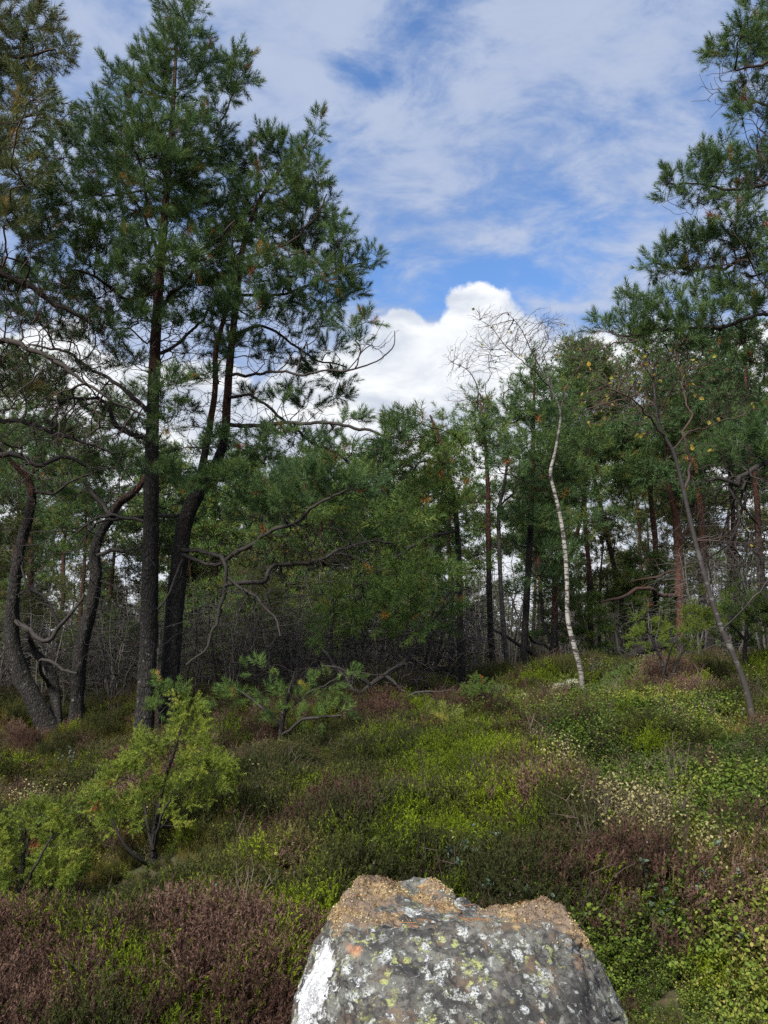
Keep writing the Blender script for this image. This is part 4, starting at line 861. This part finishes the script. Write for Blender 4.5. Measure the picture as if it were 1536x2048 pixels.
    m, t, b = newmat('lichened_rock')
    co = t.node('ShaderNodeTexCoord').outputs['Object']
    wob = t.vmath('ADD', co, t.vmath('SCALE', t.vmath('SUBTRACT', t.node('ShaderNodeTexNoise', None, Vector=co, Scale=38.0, Detail=5.0, Roughness=.65).outputs[1], (.5, .5, .5)), scale=.036))
    base = t.mix(t.ramp(t.noise(co, 9, 6, .65), .35, .68), (.034, .033, .032), (.125, .118, .105))
    base = t.mix(t.ramp(t.noise(co, 55, 5, .75), .42, .60, 0, .8), base, (.024, .024, .025))
    base = t.mix(t.ramp(t.noise(t.vmath('ADD', co, (3, 3, 3)), 12, 6, .7), .52, .66, 0, .7), base, (.13, .092, .062))
    streak = t.noise(t.node('ShaderNodeMapping', None, i0=co, Scale=(1, 1, .25)).outputs[0], 30, 5, .65)
    base = t.mix(t.math('MULTIPLY', t.ramp(t.attr('facet'), .1, .7), t.ramp(streak, .35, .6, .9, .3)), base, (.022, .021, .020))
    def spots(vec, sc, rmin, rmax, thr, off):
        v = t.vmath('ADD', vec, off); n_ = t.node('ShaderNodeTexVoronoi', None, Scale=sc); t.put(n_.inputs['Vector'], v)
        sp = t.node('ShaderNodeSeparateColor', None, i0=n_.outputs['Color'])
        rr = t.ramp(sp.outputs[0], thr, 1.0, rmin, rmax, False)
        on = t.math('GREATER_THAN', sp.outputs[0], thr)
        return t.math('MULTIPLY', t.ramp(t.math('SUBTRACT', rr, n_.outputs['Distance']), 0, .10), on)
    tex = t.noise(co, 150, 4, .75)
    grit = t.ramp(tex, .36, .50)
    clus = t.ramp(t.noise(co, 6, 3, .5), .40, .55)
    crusty = t.ramp(t.math('ADD', t.noise(wob, 34, 6, .72), t.math('MULTIPLY', t.math('SUBTRACT', t.noise(co, 8, 3), .5), .35)), .545, .605)
    cl2 = t.ramp(t.noise(t.vmath('ADD', co, (8, 1, 6)), 4.5, 4, .6), .44, .54)
    s1 = t.math('MULTIPLY', t.math('MAXIMUM', t.math('MULTIPLY', cl2, spots(wob, 12, .14, .50, .48, (1, 2, 3))), t.math('MULTIPLY', spots(wob, 24, .12, .50, .50, (5, 2, 8)), clus)), grit)
    s2 = t.math('MULTIPLY', t.math('MAXIMUM', t.math('MULTIPLY', spots(wob, 36, .12, .50, .45, (4, 1, 7)), clus), crusty), grit)
    col_ = base
    yg = t.math('MAXIMUM', t.ramp(t.noise(t.vmath('ADD', wob, (7, 3, 1)), 24, 6, .72), .555, .62), spots(wob, 30, .1, .42, .74, (3, 8, 2)))
    yg = t.math('MULTIPLY', yg, t.ramp(t.noise(t.vmath('ADD', co, (7, 3, 4)), 5, 3), .40, .52))
    col_ = t.mix(t.ramp(t.noise(t.vmath('ADD', wob, (2, 6, 4)), 13, 6, .7), .52, .60, 0, .5), col_, (.17, .175, .15))
    col_ = t.mix(t.math('MULTIPLY', t.math('MULTIPLY', yg, grit), .9), col_, t.mix(tex, (.20, .22, .07), (.36, .38, .15)))
    col_ = t.mix(t.math('MULTIPLY', s2, .8), col_, t.mix(tex, (.26, .27, .24), (.46, .47, .44)))
    col_ = t.mix(s1, col_, t.mix(tex, (.27, .29, .27), (.50, .51, .49)))
    col_ = t.mix(t.math('MULTIPLY', spots(wob, 6.0, .14, .22, .84, (6.4, 2.2, 1)), .8), col_, (.40, .20, .11))
    cr = t.ramp(t.math('ADD', t.attr('crust'), t.math('MULTIPLY', t.math('SUBTRACT', t.noise(wob, 20, 7, .7), .5), 2.2)), .27, .36)
    col_ = t.mix(cr, col_, t.mix(t.ramp(tex, .3, .7), (.38, .39, .40), (.60, .61, .62)))
    ms = t.ramp(t.math('ADD', t.attr('moss'), t.math('MULTIPLY', t.math('SUBTRACT', t.noise(co, 45, 5, .7), .5), .9)), .42, .62)
    mc = t.mix(t.ramp(t.noise(co, 110, 4, .75), .35, .65), (.12, .080, .046), (.33, .235, .125))
    mc = t.mix(t.ramp(t.noise(co, 9, 4), .42, .58), mc, t.mix(t.noise(co, 140, 2), (.095, .070, .052), (.22, .165, .12)))
    col_ = t.mix(ms, col_, mc)
    t.put(b.inputs['Base Color'], col_); b.inputs['Roughness'].default_value = .9; b.inputs['Specular IOR Level'].default_value = .2
    hh = t.math('ADD', t.math('MULTIPLY', t.noise(co, 70, 6, .7), .8), t.math('MULTIPLY', t.math('ADD', t.math('ADD', s1, s2), cr), .35))
    bump(t, b, hh, .9, .008)
    ro = link('boulder', mk_mesh('boulder', V, [F, fan], m, True, A), None)
    ro['label'] = 'grey boulder spotted with white and green lichen, brown moss on top'; ro['category'] = 'boulder'
    # moss and foliose lichen crust: small curled flakes standing on the mossy top
    r = rngs(55); pm = moss[1:-1].ravel()*(.4+.6*np.repeat(tg[1:-1] > .25, na_)); pts = G[1:-1].reshape(-1, 3); nv = nn[1:-1].reshape(-1, 3)
    wgt = pm**3*np.repeat(np.minimum(tg[1:-1], 1), na_); k = r.choice(len(pts), 4500, p=wgt/wgt.sum())
    P = pts[k]+r.normal(0, .0015, (len(k), 3)); s = .0028+.0042*r.random(len(k))
    fl = oval_leaf(1, .9, .5)
    Rm = orient(nrm(nv[k]*.7+r.normal(0, .6, (len(k), 3))), r)*s[:, None, None]
    Vf = (np.einsum('nij,vj->nvi', Rm, fl)+P[:, None]).reshape(-1, 3)
    zone = np.clip(.5+.9*fbm(P*8, 3, 31)+.25*r.normal(size=len(k)), 0, 1)
    mm = mat_leaf('dry_moss', [(0, (.085, .054, .030)), (.35, (.16, .105, .055)), (.7, (.30, .225, .11)), (1, (.42, .38, .22))], .9, 0.0, .1)
    link('moss_crust', mk_mesh('moss_crust', Vf, np.arange(len(Vf)).reshape(-1, 3), mm, False, {'var': np.repeat(zone, len(fl))}), ro, kind='stuff')
    # a few dry fallen pine needles on the rock
    tops = np.where((nn[..., 2].ravel() > .75) & (np.repeat(tg, na_) < 1.3))[0]; k = r.choice(tops, 26); parts = []
    for q in k:
        a = r.random()*6.28; d = np.array([math.cos(a), math.sin(a), .12])
        c0 = G.reshape(-1, 3)[q]+np.array([0, 0, .010]); L = .05
        parts.append(np.stack([c0-d*L/2, c0, c0+d*L/2]))
    Vn, Fn = tubes(np.stack(parts), np.full((26, 3), .0009), 4)
    link('fallen_needles', mk_mesh('fallen_needles', Vn, Fn, mat_leaf('dry_needle', [(0, (.28, .13, .05)), (1, (.28, .13, .05))], .6, 0), True), ro, kind='stuff')
build_boulder()

# ------------------------------------------------------------------ ground cover
def tint_mat(name, stops, transl=.2, rough=.75, spec=.10):
    stops = [(p, tuple(v*.76 for v in c)) for p, c in stops]
    m, t, b = newmat(name)
    f = t.math('ADD', t.math('MULTIPLY', t.attr('tint', 'INSTANCER'), .65), t.math('MULTIPLY', t.attr('var'), .35))
    colr = t.cramp(f, stops); t.put(b.inputs['Base Color'], colr); b.inputs['Roughness'].default_value = rough; b.inputs['Specular IOR Level'].default_value = spec
    if transl:
        tr = t.node('ShaderNodeBsdfTranslucent', None, Color=colr)
        mx = t.node('ShaderNodeMixShader', None, i0=transl); t.l.new(b.outputs[0], mx.inputs[1]); t.l.new(tr.outputs[0], mx.inputs[2])
        t.l.new(mx.outputs[0], t.n['Material Output'].inputs[0])
    return m
M_hbrown = tint_mat('brown_heather', [(0, (.030, .017, .013)), (.35, (.080, .044, .032)), (.7, (.142, .082, .060)), (1, (.24, .155, .11))])
M_hgreen = tint_mat('green_heather', [(0, (.036, .050, .008)), (.35, (.105, .150, .010)), (.7, (.190, .255, .013)), (1, (.27, .34, .020))])
M_holive = tint_mat('olive_heather', [(0, (.022, .024, .011)), (.4, (.048, .056, .017)), (.75, (.085, .092, .025)), (1, (.13, .11, .036))])
M_bil = tint_mat('bilberry_leaf', [(0, (.038, .070, .012)), (.4, (.092, .150, .020)), (.7, (.165, .235, .028)), (.88, (.27, .30, .045)), (1, (.40, .34, .10))], .35, .55, .2)
M_pale = tint_mat('pale_leaf', [(0, (.12, .15, .04)), (.4, (.27, .26, .09)), (.75, (.40, .35, .16)), (1, (.48, .38, .23))], .3)
M_glau = tint_mat('bluish_leaf', [(0, (.06, .10, .06)), (.5, (.10, .15, .10)), (1, (.17, .21, .15))], .2, .55, .2)
M_grass = tint_mat('heath_grass', [(0, (.06, .065, .014)), (.5, (.14, .135, .026)), (.8, (.22, .17, .04)), (1, (.32, .21, .07))])
M_stemb = tint_mat('woody_stem', [(0, (.022, .016, .013)), (1, (.060, .042, .032))], 0)
M_flow = tint_mat('heather_flower', [(0, (.30, .19, .27)), (1, (.50, .42, .46))], .2)
M_rust = tint_mat('rusty_moss', [(0, (.09, .05, .016)), (.5, (.17, .095, .024)), (1, (.27, .15, .035))], 0)
def templ(name, parts):
    """parts: list of (V tri soup, var, material); template object never linked to the scene"""
    V = np.concatenate([p[0] for p in parts]); me = mk_mesh(name, V, np.arange(len(V)).reshape(-1, 3), None, False, {'var': np.concatenate([p[1] for p in parts])})
    mi = []
    for i, p in enumerate(parts): me.materials.append(p[2]); mi += [i]*(len(p[0])//3)
    me.polygons.foreach_set('material_index', np.array(mi, np.int32))
    return bpy.data.objects.new(name, me)
def quad2tri(V, q): return V[np.concatenate([q[:, [0, 1, 2]], q[:, [0, 2, 3]]], 0)].reshape(-1, 3)
def heather(name, seed, leafm, nst=16, Ht=.27, flower=0.0, spread=.11, leafw=.0046, leafl=.013, per=30):
    r = rngs(seed); SV, LV, lv, FV = [], [], [], []
    for i in range(nst):
        a = r.random()*6.28; s = spread*math.sqrt(r.random()); h = Ht*(.65+.5*r.random())
        foot = np.array([.25*s*math.cos(a), .25*s*math.sin(a), 0]); tipp = np.array([s*1.2*math.cos(a+.2), s*1.2*math.sin(a+.2), h])
        mid = (foot+tipp)/2+np.append(r.normal(0, .012, 2), 0)+np.array([.2*s*math.cos(a), .2*s*math.sin(a), 0]); c = spline(np.array([foot, mid, tipp]), 6)
        v, q = tubes(c[None], np.linspace(.0019, .0009, 6)[None], 3); SV.append(quad2tri(v, q))
        axes = [(c[2:], 1.0)]
        for k in range(7):
            p0 = c[2+int(r.integers(0, 3))]; d = nrm(np.append(r.normal(0, .8, 2), 1.0)); L = .04+.06*r.random(); axes.append((np.stack([p0, p0+d*L*.5, p0+d*L+np.array([0, 0, .008])]), .6))
        for ax, wt in axes:
            n = int(per*wt); p = spline(ax, n+1); d = nrm(np.gradient(p, axis=0)); z = nrm(np.cross(d, nrm(r.normal(size=d.shape))))
            e = nrm(d*.85+z*.65); wv = nrm(np.cross(e, r.normal(size=e.shape)))*leafw/2; l = leafl*(.7+.5*r.random(n+1))[:, None]
            LV.append(np.stack([p-wv, p+wv, p+e*l], 1).reshape(-1, 3)); lv.append(np.repeat(np.clip(np.linspace(.1, 1, n+1)*.7+.3*r.random(n+1), 0, 1), 3))
            if flower and r.random() < flower:
                m = 5; pf = p[-m:]+r.normal(0, .002, (m, 3)); t_ = oval_leaf(.007, .006, .5); FV.append((pf[:, None]+np.einsum('nij,vj->nvi', orient(r.normal(size=(m, 3)), r), t_)).reshape(-1, 3))
    S = np.concatenate(SV); L = np.concatenate(LV); parts = [(S, np.full(len(S), .3), M_stemb), (L, np.concatenate(lv), leafm)]
    if FV: Fv = np.concatenate(FV); parts.append((Fv, rngs(1).random(len(Fv)), M_flow))
    return templ(name, parts)
def leafy(name, seed, leafm, nst=7, Ht=.22, leafL=.024, leafW=.015, per=11, spread=.10, top=False):
    r = rngs(seed); SV, LV, lv = [], [], []; lf = oval_leaf(1, leafW/leafL, .22)
    for i in range(nst):
        a = r.random()*6.28; s = spread*(.3+.8*r.random()); h = Ht*(.6+.5*r.random()); c = spline(np.array([[0, 0, 0], [.4*s*math.cos(a), .4*s*math.sin(a), h*.55], [s*math.cos(a+.4), s*math.sin(a+.4), h]]), 7)
        v, q = tubes(c[None], np.linspace(.0016, .0008, 7)[None], 3); SV.append(quad2tri(v, q))
        t = (.55+.45*r.random(per)) if top else (.25+.75*np.linspace(0, 1, per)); p = np.stack([np.interp(t, np.linspace(0, 1, 7), c[:, k]) for k in range(3)], -1)
        az = np.arange(per)*2.4+r.random()*6; d = np.stack([np.cos(az), np.sin(az), .35+.5*r.random(per)], -1)
        d = nrm(d); nrmv = nrm(np.array([0, 0, 1.])+r.normal(0, .45, (per, 3))); x = nrm(np.cross(nrmv, d)); y = np.cross(d, x)
        Rm = np.stack([x, y, d], -1)*(leafL*(.6+.6*r.random(per)))[:, None, None]
        LV.append((np.einsum('nij,vj->nvi', Rm, lf)+p[:, None]).reshape(-1, 3)); lv.append(np.repeat(r.random(per), len(lf)))
    S = np.concatenate(SV); L = np.concatenate(LV)
    return templ(name, [(S, np.full(len(S), .5), M_stemb), (L, np.concatenate(lv), leafm)])
def grassy(name, seed, m, n=34, Ht=.24):
    r = rngs(seed); T, tv = [], []
    for i in range(n):
        a = r.random()*6.28; s = .03*math.sqrt(r.random()); lean = .03+.10*r.random(); h = Ht*(.5+.6*r.random())
        c = spline(np.array([[s*math.cos(a), s*math.sin(a), 0], [(s+lean*.3)*math.cos(a), (s+lean*.3)*math.sin(a), h*.6], [(s+lean*1.1)*math.cos(a), (s+lean*1.1)*math.sin(a), h]]), 5)
        wv = np.array([-math.sin(a+.6), math.cos(a+.6), 0])*.0019
        for k in range(4):
            w0, w1 = wv*(1-k/4), wv*(1-(k+1)/4); T += [c[k]-w0, c[k]+w0, c[k+1]+w1, c[k]-w0, c[k+1]+w1, c[k+1]-w1]; tv += [k/4]*6
    return templ(name, [(np.array(T), np.array(tv), m)])
def cushion(name, seed, m):
    r = rngs(seed); n = 240; d = nrm(r.normal(size=(n, 3))); d[:, 2] = np.abs(d[:, 2]); p = d*np.array([.07, .07, .035]); t = oval_leaf(.016, .006, .5)
    V = (np.einsum('nij,vj->nvi', orient(nrm(d+r.normal(0, .4, (n, 3))), r), t)+p[:, None]).reshape(-1, 3); return templ(name, [(V, np.repeat(r.random(n), len(t)), m)])
def gn_scatter(name, label, P, rot, scl, kind, tint, temps):
    me = mk_mesh(name, P, np.zeros((0, 3)), None, False, {'rot': rot, 'scl': scl, 'kindf': kind.astype(np.float32), 'tint': tint})
    o = link(name, me); o['kind'] = 'stuff'; o['label'] = label
    g = bpy.data.node_groups.new(name, 'GeometryNodeTree'); g.interface.new_socket('Geometry', in_out='INPUT', socket_type='NodeSocketGeometry'); g.interface.new_socket('Geometry', in_out='OUTPUT', socket_type='NodeSocketGeometry')
    gi = g.nodes.new('NodeGroupInput'); go = g.nodes.new('NodeGroupOutput'); jn = g.nodes.new('GeometryNodeJoinGeometry')
    def na(nm, typ):
        n = g.nodes.new('GeometryNodeInputNamedAttribute'); n.data_type = typ; n.inputs[0].default_value = nm; return n.outputs[0]
    ar, as_, ak = na('rot', 'FLOAT_VECTOR'), na('scl', 'FLOAT'), na('kindf', 'FLOAT')
    e2r = g.nodes.new('FunctionNodeEulerToRotation'); g.links.new(ar, e2r.inputs[0])
    for k, tob in enumerate(temps):
        cmp_ = g.nodes.new('FunctionNodeCompare'); cmp_.data_type = 'FLOAT'; cmp_.operation = 'EQUAL'; g.links.new(ak, cmp_.inputs[0]); cmp_.inputs[1].default_value = float(k); cmp_.inputs['Epsilon'].default_value = .1
        oi = g.nodes.new('GeometryNodeObjectInfo'); oi.inputs[0].default_value = tob
        ip = g.nodes.new('GeometryNodeInstanceOnPoints'); g.links.new(gi.outputs[0], ip.inputs['Points']); g.links.new(cmp_.outputs[0], ip.inputs['Selection']); g.links.new(oi.outputs['Geometry'], ip.inputs['Instance'])
        g.links.new(e2r.outputs[0], ip.inputs['Rotation']); g.links.new(as_, ip.inputs['Scale']); g.links.new(ip.outputs[0], jn.inputs[0])
    g.links.new(jn.outputs[0], go.inputs[0])
    md = o.modifiers.new('scatter', 'NODES'); md.node_group = g
    return o
T_br = [heather('tmpl_brown%d' % i, 200+i, M_hbrown) for i in range(3)]
T_gr = [heather('tmpl_green%d' % i, 210+i, M_hgreen, nst=18, Ht=.25) for i in range(2)]
T_ol = [heather('tmpl_olive%d' % i, 220+i, M_holive, flower=.006 if i == 1 else 0) for i in range(3)]
T_bi = [leafy('tmpl_bilberry%d' % i, 230+i, M_bil, nst=12, leafL=.020, leafW=.0135, per=14, spread=.13) for i in range(3)]
T_pa = [leafy('tmpl_pale%d' % i, 240+i, M_pale, nst=8, Ht=.26, leafL=.015, leafW=.011, per=9) for i in range(2)]
T_gl = [leafy('tmpl_bog%d' % i, 250+i, M_glau, nst=5, Ht=.27, leafL=.021, leafW=.015, per=9, top=True) for i in range(2)]
T_gs = [grassy('tmpl_grass%d' % i, 260+i, M_grass) for i in range(2)]
def twiggy(name, seed):
    r = rngs(seed); SV = []
    for i in range(9):
        a = r.random()*6.28; s = .03+.10*r.random(); h = .30*(.6+.6*r.random()); c = spline(np.array([[0, 0, 0], [.5*s*math.cos(a), .5*s*math.sin(a), h*.5], [s*math.cos(a+.5), s*math.sin(a+.5), h]]), 6)
        v, q = tubes(c[None], np.linspace(.0024, .0010, 6)[None], 3); SV.append(quad2tri(v, q))
        for k in range(5):
            p0 = c[int(r.integers(2, 6))]; d = nrm(np.append(r.normal(0, .7, 2), .9)); L = .05+.07*r.random(); e = np.stack([p0, p0+d*L*.5+r.normal(0, .005, 3), p0+d*L])
            v, q = tubes(e[None], np.array([[.0014, .0011, .0006]]), 3); SV.append(quad2tri(v, q))
    S = np.concatenate(SV); return templ(name, [(S, r.random(len(S)), M_deadst)])
M_deadst = tint_mat('dead_stem', [(0, (.05, .036, .028)), (.6, (.11, .085, .068)), (1, (.20, .16, .13))], 0)
T_de = [twiggy('tmpl_dead%d' % i, 280+i) for i in range(2)]
T_mo = [cushion('tmpl_rust', 270, M_rust)]
# species patches: (photo px of the middle, half width, half height in photo px, weight), turned into places on the ground
SPECIES = ['brown', 'green', 'olive', 'bilberry', 'pale', 'bog', 'grass', 'moss']
PATCH = {'brown': [(150,2040,420,110,14),(180,1980,330,75,22),(480,1915,110,40,10),(420,2010,160,50,14),(1150,1620,90,75,7),(1240,1700,70,50,4),(1130,1780,90,40,4),(1500,1800,100,70,7),(1480,1660,100,30,3),(600,1640,90,50,2),(760,1440,60,25,4),(1080,1500,50,40,2),(1300,1930,60,60,2),(700,1560,80,40,1.5),(520,1750,80,60,2)],
         'green': [(950,1540,80,70,45),(880,1620,80,50,8),(1060,1610,36,50,5),(640,1780,90,60,3),(560,1880,40,50,4),(440,1990,28,20,16),(230,1930,24,15,14),(260,2000,26,18,14),(800,1700,110,50,3),(850,1440,40,25,6),(500,1700,60,40,2),(400,1760,90,50,2),(160,1870,110,30,3)],
         'olive': [(700,1680,260,120,3),(1000,1700,160,80,3),(480,1600,110,70,2.5),(620,1520,130,50,4),(1300,1700,80,50,2)],
         'bilberry': [(1350,1480,190,90,16),(1420,1560,150,60,14),(1250,1860,100,80,14),(1400,1900,130,70,8),(1300,1960,110,60,10),(1200,1400,160,40,4),(1330,1780,110,60,3),(700,1740,120,70,.8),(430,1800,130,60,.9),(560,1900,60,50,2),(1040,1480,70,50,2)],
         'pale': [(1180,1500,75,50,9),(1270,1560,110,45,11),(1320,1640,90,40,9),(1240,1620,60,40,8),(180,1590,110,30,4),(560,1520,90,30,1.5),(1400,1450,110,40,2)],
         'bog': [(1400,1790,60,30,2.5),(1440,1850,60,40,2),(1090,1730,70,40,1.5),(640,1790,50,50,1.5),(500,1860,90,60,1),(950,1720,90,50,.6),(300,1760,90,40,.6),(1200,1780,60,50,1)],
         'grass': [(150,1500,190,70,6),(230,1430,130,40,6),(450,1440,110,50,5),(60,1440,110,40,4),(300,1620,160,60,2.5),(1300,1620,110,70,8),(1380,1500,150,60,5),(1050,1420,90,40,6),(200,1680,140,60,2),(1250,1400,130,30,3),(1400,1350,160,30,4)],
         'moss': [(80,1430,90,30,7),(1040,1400,70,25,6),(1290,1620,60,25,7),(1120,1440,60,30,2)]}
BASE = {'brown': .36, 'green': .24, 'olive': 1.3, 'bilberry': .35, 'pale': .05, 'bog': .05, 'grass': .35, 'moss': .05}
def species_weights(x, y):
    W = []
    for sp in SPECIES:
        wv = np.full(len(x), BASE[sp])
        for px, py, rx, ry, wt in PATCH[sp]:
            c = ground_at(px, py, .2); c2 = ground_at(px, max(py-ry, 1345), .2); Yc = c[1]
            sx_ = max(.12, rx*Yc/FPX); sy_ = min(max(.18, abs(c2[1]-Yc)), 1.6)
            wv = wv+wt*np.exp(-(((x-c[0])/sx_)**2+((y-c[1])/sy_)**2))
        side = 1/(1+np.exp(-(x-.16*y-.35)/.22))      # leafy bank on one side of the heather mound
        wv = wv*(1+side*{'brown': -.45, 'olive': -.6, 'bilberry': 3.2, 'grass': 2.2, 'pale': 2.5, 'bog': 1.2}.get(sp, 0))
        p = np.stack([x, y, 0*x], -1)
        wv = wv*np.exp(1.2*fbm(p*2.2, 2, 300+len(W)))
        W.append(wv)
    W = np.stack(W, 1); return W/W.sum(1, keepdims=True)
LOW = [(-1.42, 4.35, .5, .68), (-1.42, 4.8, .35, .6), (-2.2, 3.9, .35, .4), (-3.1, 9.0, .9, .35), (-4.3, 9.6, .8, .35), (.1, 3.3, .5, .25)]     # lower growth at the foot of the bush and trunks
def cells(x, y, size, seed):
    """bushes: nearest of jittered points; distance and three random numbers of that bush"""
    gx, gy = np.floor(x/size).astype(np.int64), np.floor(y/size).astype(np.int64); best = np.full(len(x), 9.); hh = np.zeros((3, len(x)))
    for dx in (-1, 0, 1):
        for dy in (-1, 0, 1):
            ix, iy = gx+dx, gy+dy; z = 0*ix
            d = np.hypot(x/size-ix-_hash(ix, iy, z, seed), y/size-iy-_hash(ix, iy, z+1, seed)); m = d < best
            best[m] = d[m]
            for q in range(3): hh[q, m] = _hash(ix, iy, z+2+q, seed)[m]
    return best, hh
def cover(name, label, n, r0, r1, ang, seed, smul=1.0):
    r = rngs(seed); rr = np.sqrt(r0*r0+(r1*r1-r0*r0)*r.random(n)); a = (r.random(n)*2-1)*rad(ang)
    x, y = rr*np.sin(a), rr*np.cos(a)
    keep = ~(((x-.115)/.43)**2+((y-2.45)/.40)**2 < 1); x, y = x[keep], y[keep]; n = len(x)
    W = species_weights(x, y); cs = W.cumsum(1); 
    cd, ch = cells(x, y, .42 if r1 < 10 else .6, 77); pick = np.where(r.random(n) < .62, ch[0], r.random(n))
    k = (pick[:, None] > cs).sum(1).clip(0, 7); k = np.where(r.random(n) < .010, 8, k)
    temps = T_br+T_gr+T_ol+T_bi+T_pa+T_gl+T_gs+T_mo+T_de; sizes = [3, 2, 3, 3, 2, 2, 2, 1, 2]; off = np.concatenate([[0], np.cumsum(sizes)[:-1]])
    kind = off[k]+(r.random(n)*np.array(sizes)[k]).astype(int)
    z = H(x, y)-.02
    hn = (.75+.5*r.random(n))*np.clip(1+.55*fbm(np.stack([x*1.9, y*1.9, 0*x], -1), 2, 41), .45, 1.8)
    hn *= np.array([1, 1.05, 1, .95, 1, 1, 1.05, .9, 1.1])[k]*np.clip(1.18-.5*cd**2, .55, 1.2)*(.72+.45*ch[1]); hn = np.minimum(hn, 1.22)*smul
    near = np.clip((y-1.2)/2.2, .30, 1); hn *= near
    for cx, cy_, sr, dp in LOW: hn *= 1-dp*np.exp(-((x-cx)**2+(y-cy_)**2)/(sr*sr))
    rot = np.stack([r.normal(0, .26, n), r.normal(0, .26, n), r.random(n)*6.283], -1)
    tint = np.clip(.5+.45*fbm(np.stack([x*1.7, y*1.7, 0*x], -1), 3, 51)+.17*r.normal(size=n)+.5*(ch[2]-.5), 0, 1)
    return gn_scatter(name, label, np.stack([x, y, z], -1), rot, hn, kind, tint, temps)
cover('heath_plants', 'heather, bilberry and grass covering the near ground', 23000, 1.0, 8.5, 36, 400)
cover('heath_plants', 'heather, bilberry and grass covering the mound and hollow under the trees', 22000, 8.3, 17, 36, 401, 1.05)
cover('heath_undergrowth', 'low undergrowth on the ground of the wood behind', 15000, 16.8, 60, 38, 402, 1.9)
# reindeer lichen cushions on the mound
def lichen_cushion(px, py):
    r = rngs(px); p = ground_at(px, py, .12); n = 420
    d = nrm(r.normal(size=(n, 3))); d[:, 2] = np.abs(d[:, 2]); a = .10+.05*r.random(); q = d*np.array([a, a, a*.6])*(.7+.3*r.random((n, 1)))
    t = oval_leaf(.022, .009, .5); V = (np.einsum('nij,vj->nvi', orient(nrm(d+r.normal(0, .7, (n, 3))), r), t)+q[:, None]).reshape(-1, 3)
    m = bpy.data.materials.get('pale_lichen') or mat_leaf('pale_lichen', [(0, (.25, .26, .20)), (1, (.42, .43, .35))], .9, .1, .1)
    o = link('lichen_cushion', mk_mesh('lichen_cushion', V, np.arange(len(V)).reshape(-1, 3), m, False, {'var': np.repeat(r.random(n), len(t))}), None, p-np.array([0, 0, .03]))
    o['label'] = 'whitish reindeer lichen cushion on the mound near the white birch foot'; o['category'] = 'lichen'; o['group'] = 'lichen cushions on the mound'
for px, py in ((1050, 1394), (1122, 1372), (1145, 1368), (1040, 1402)): lichen_cushion(px, py)
print('all', time.time()-T00)
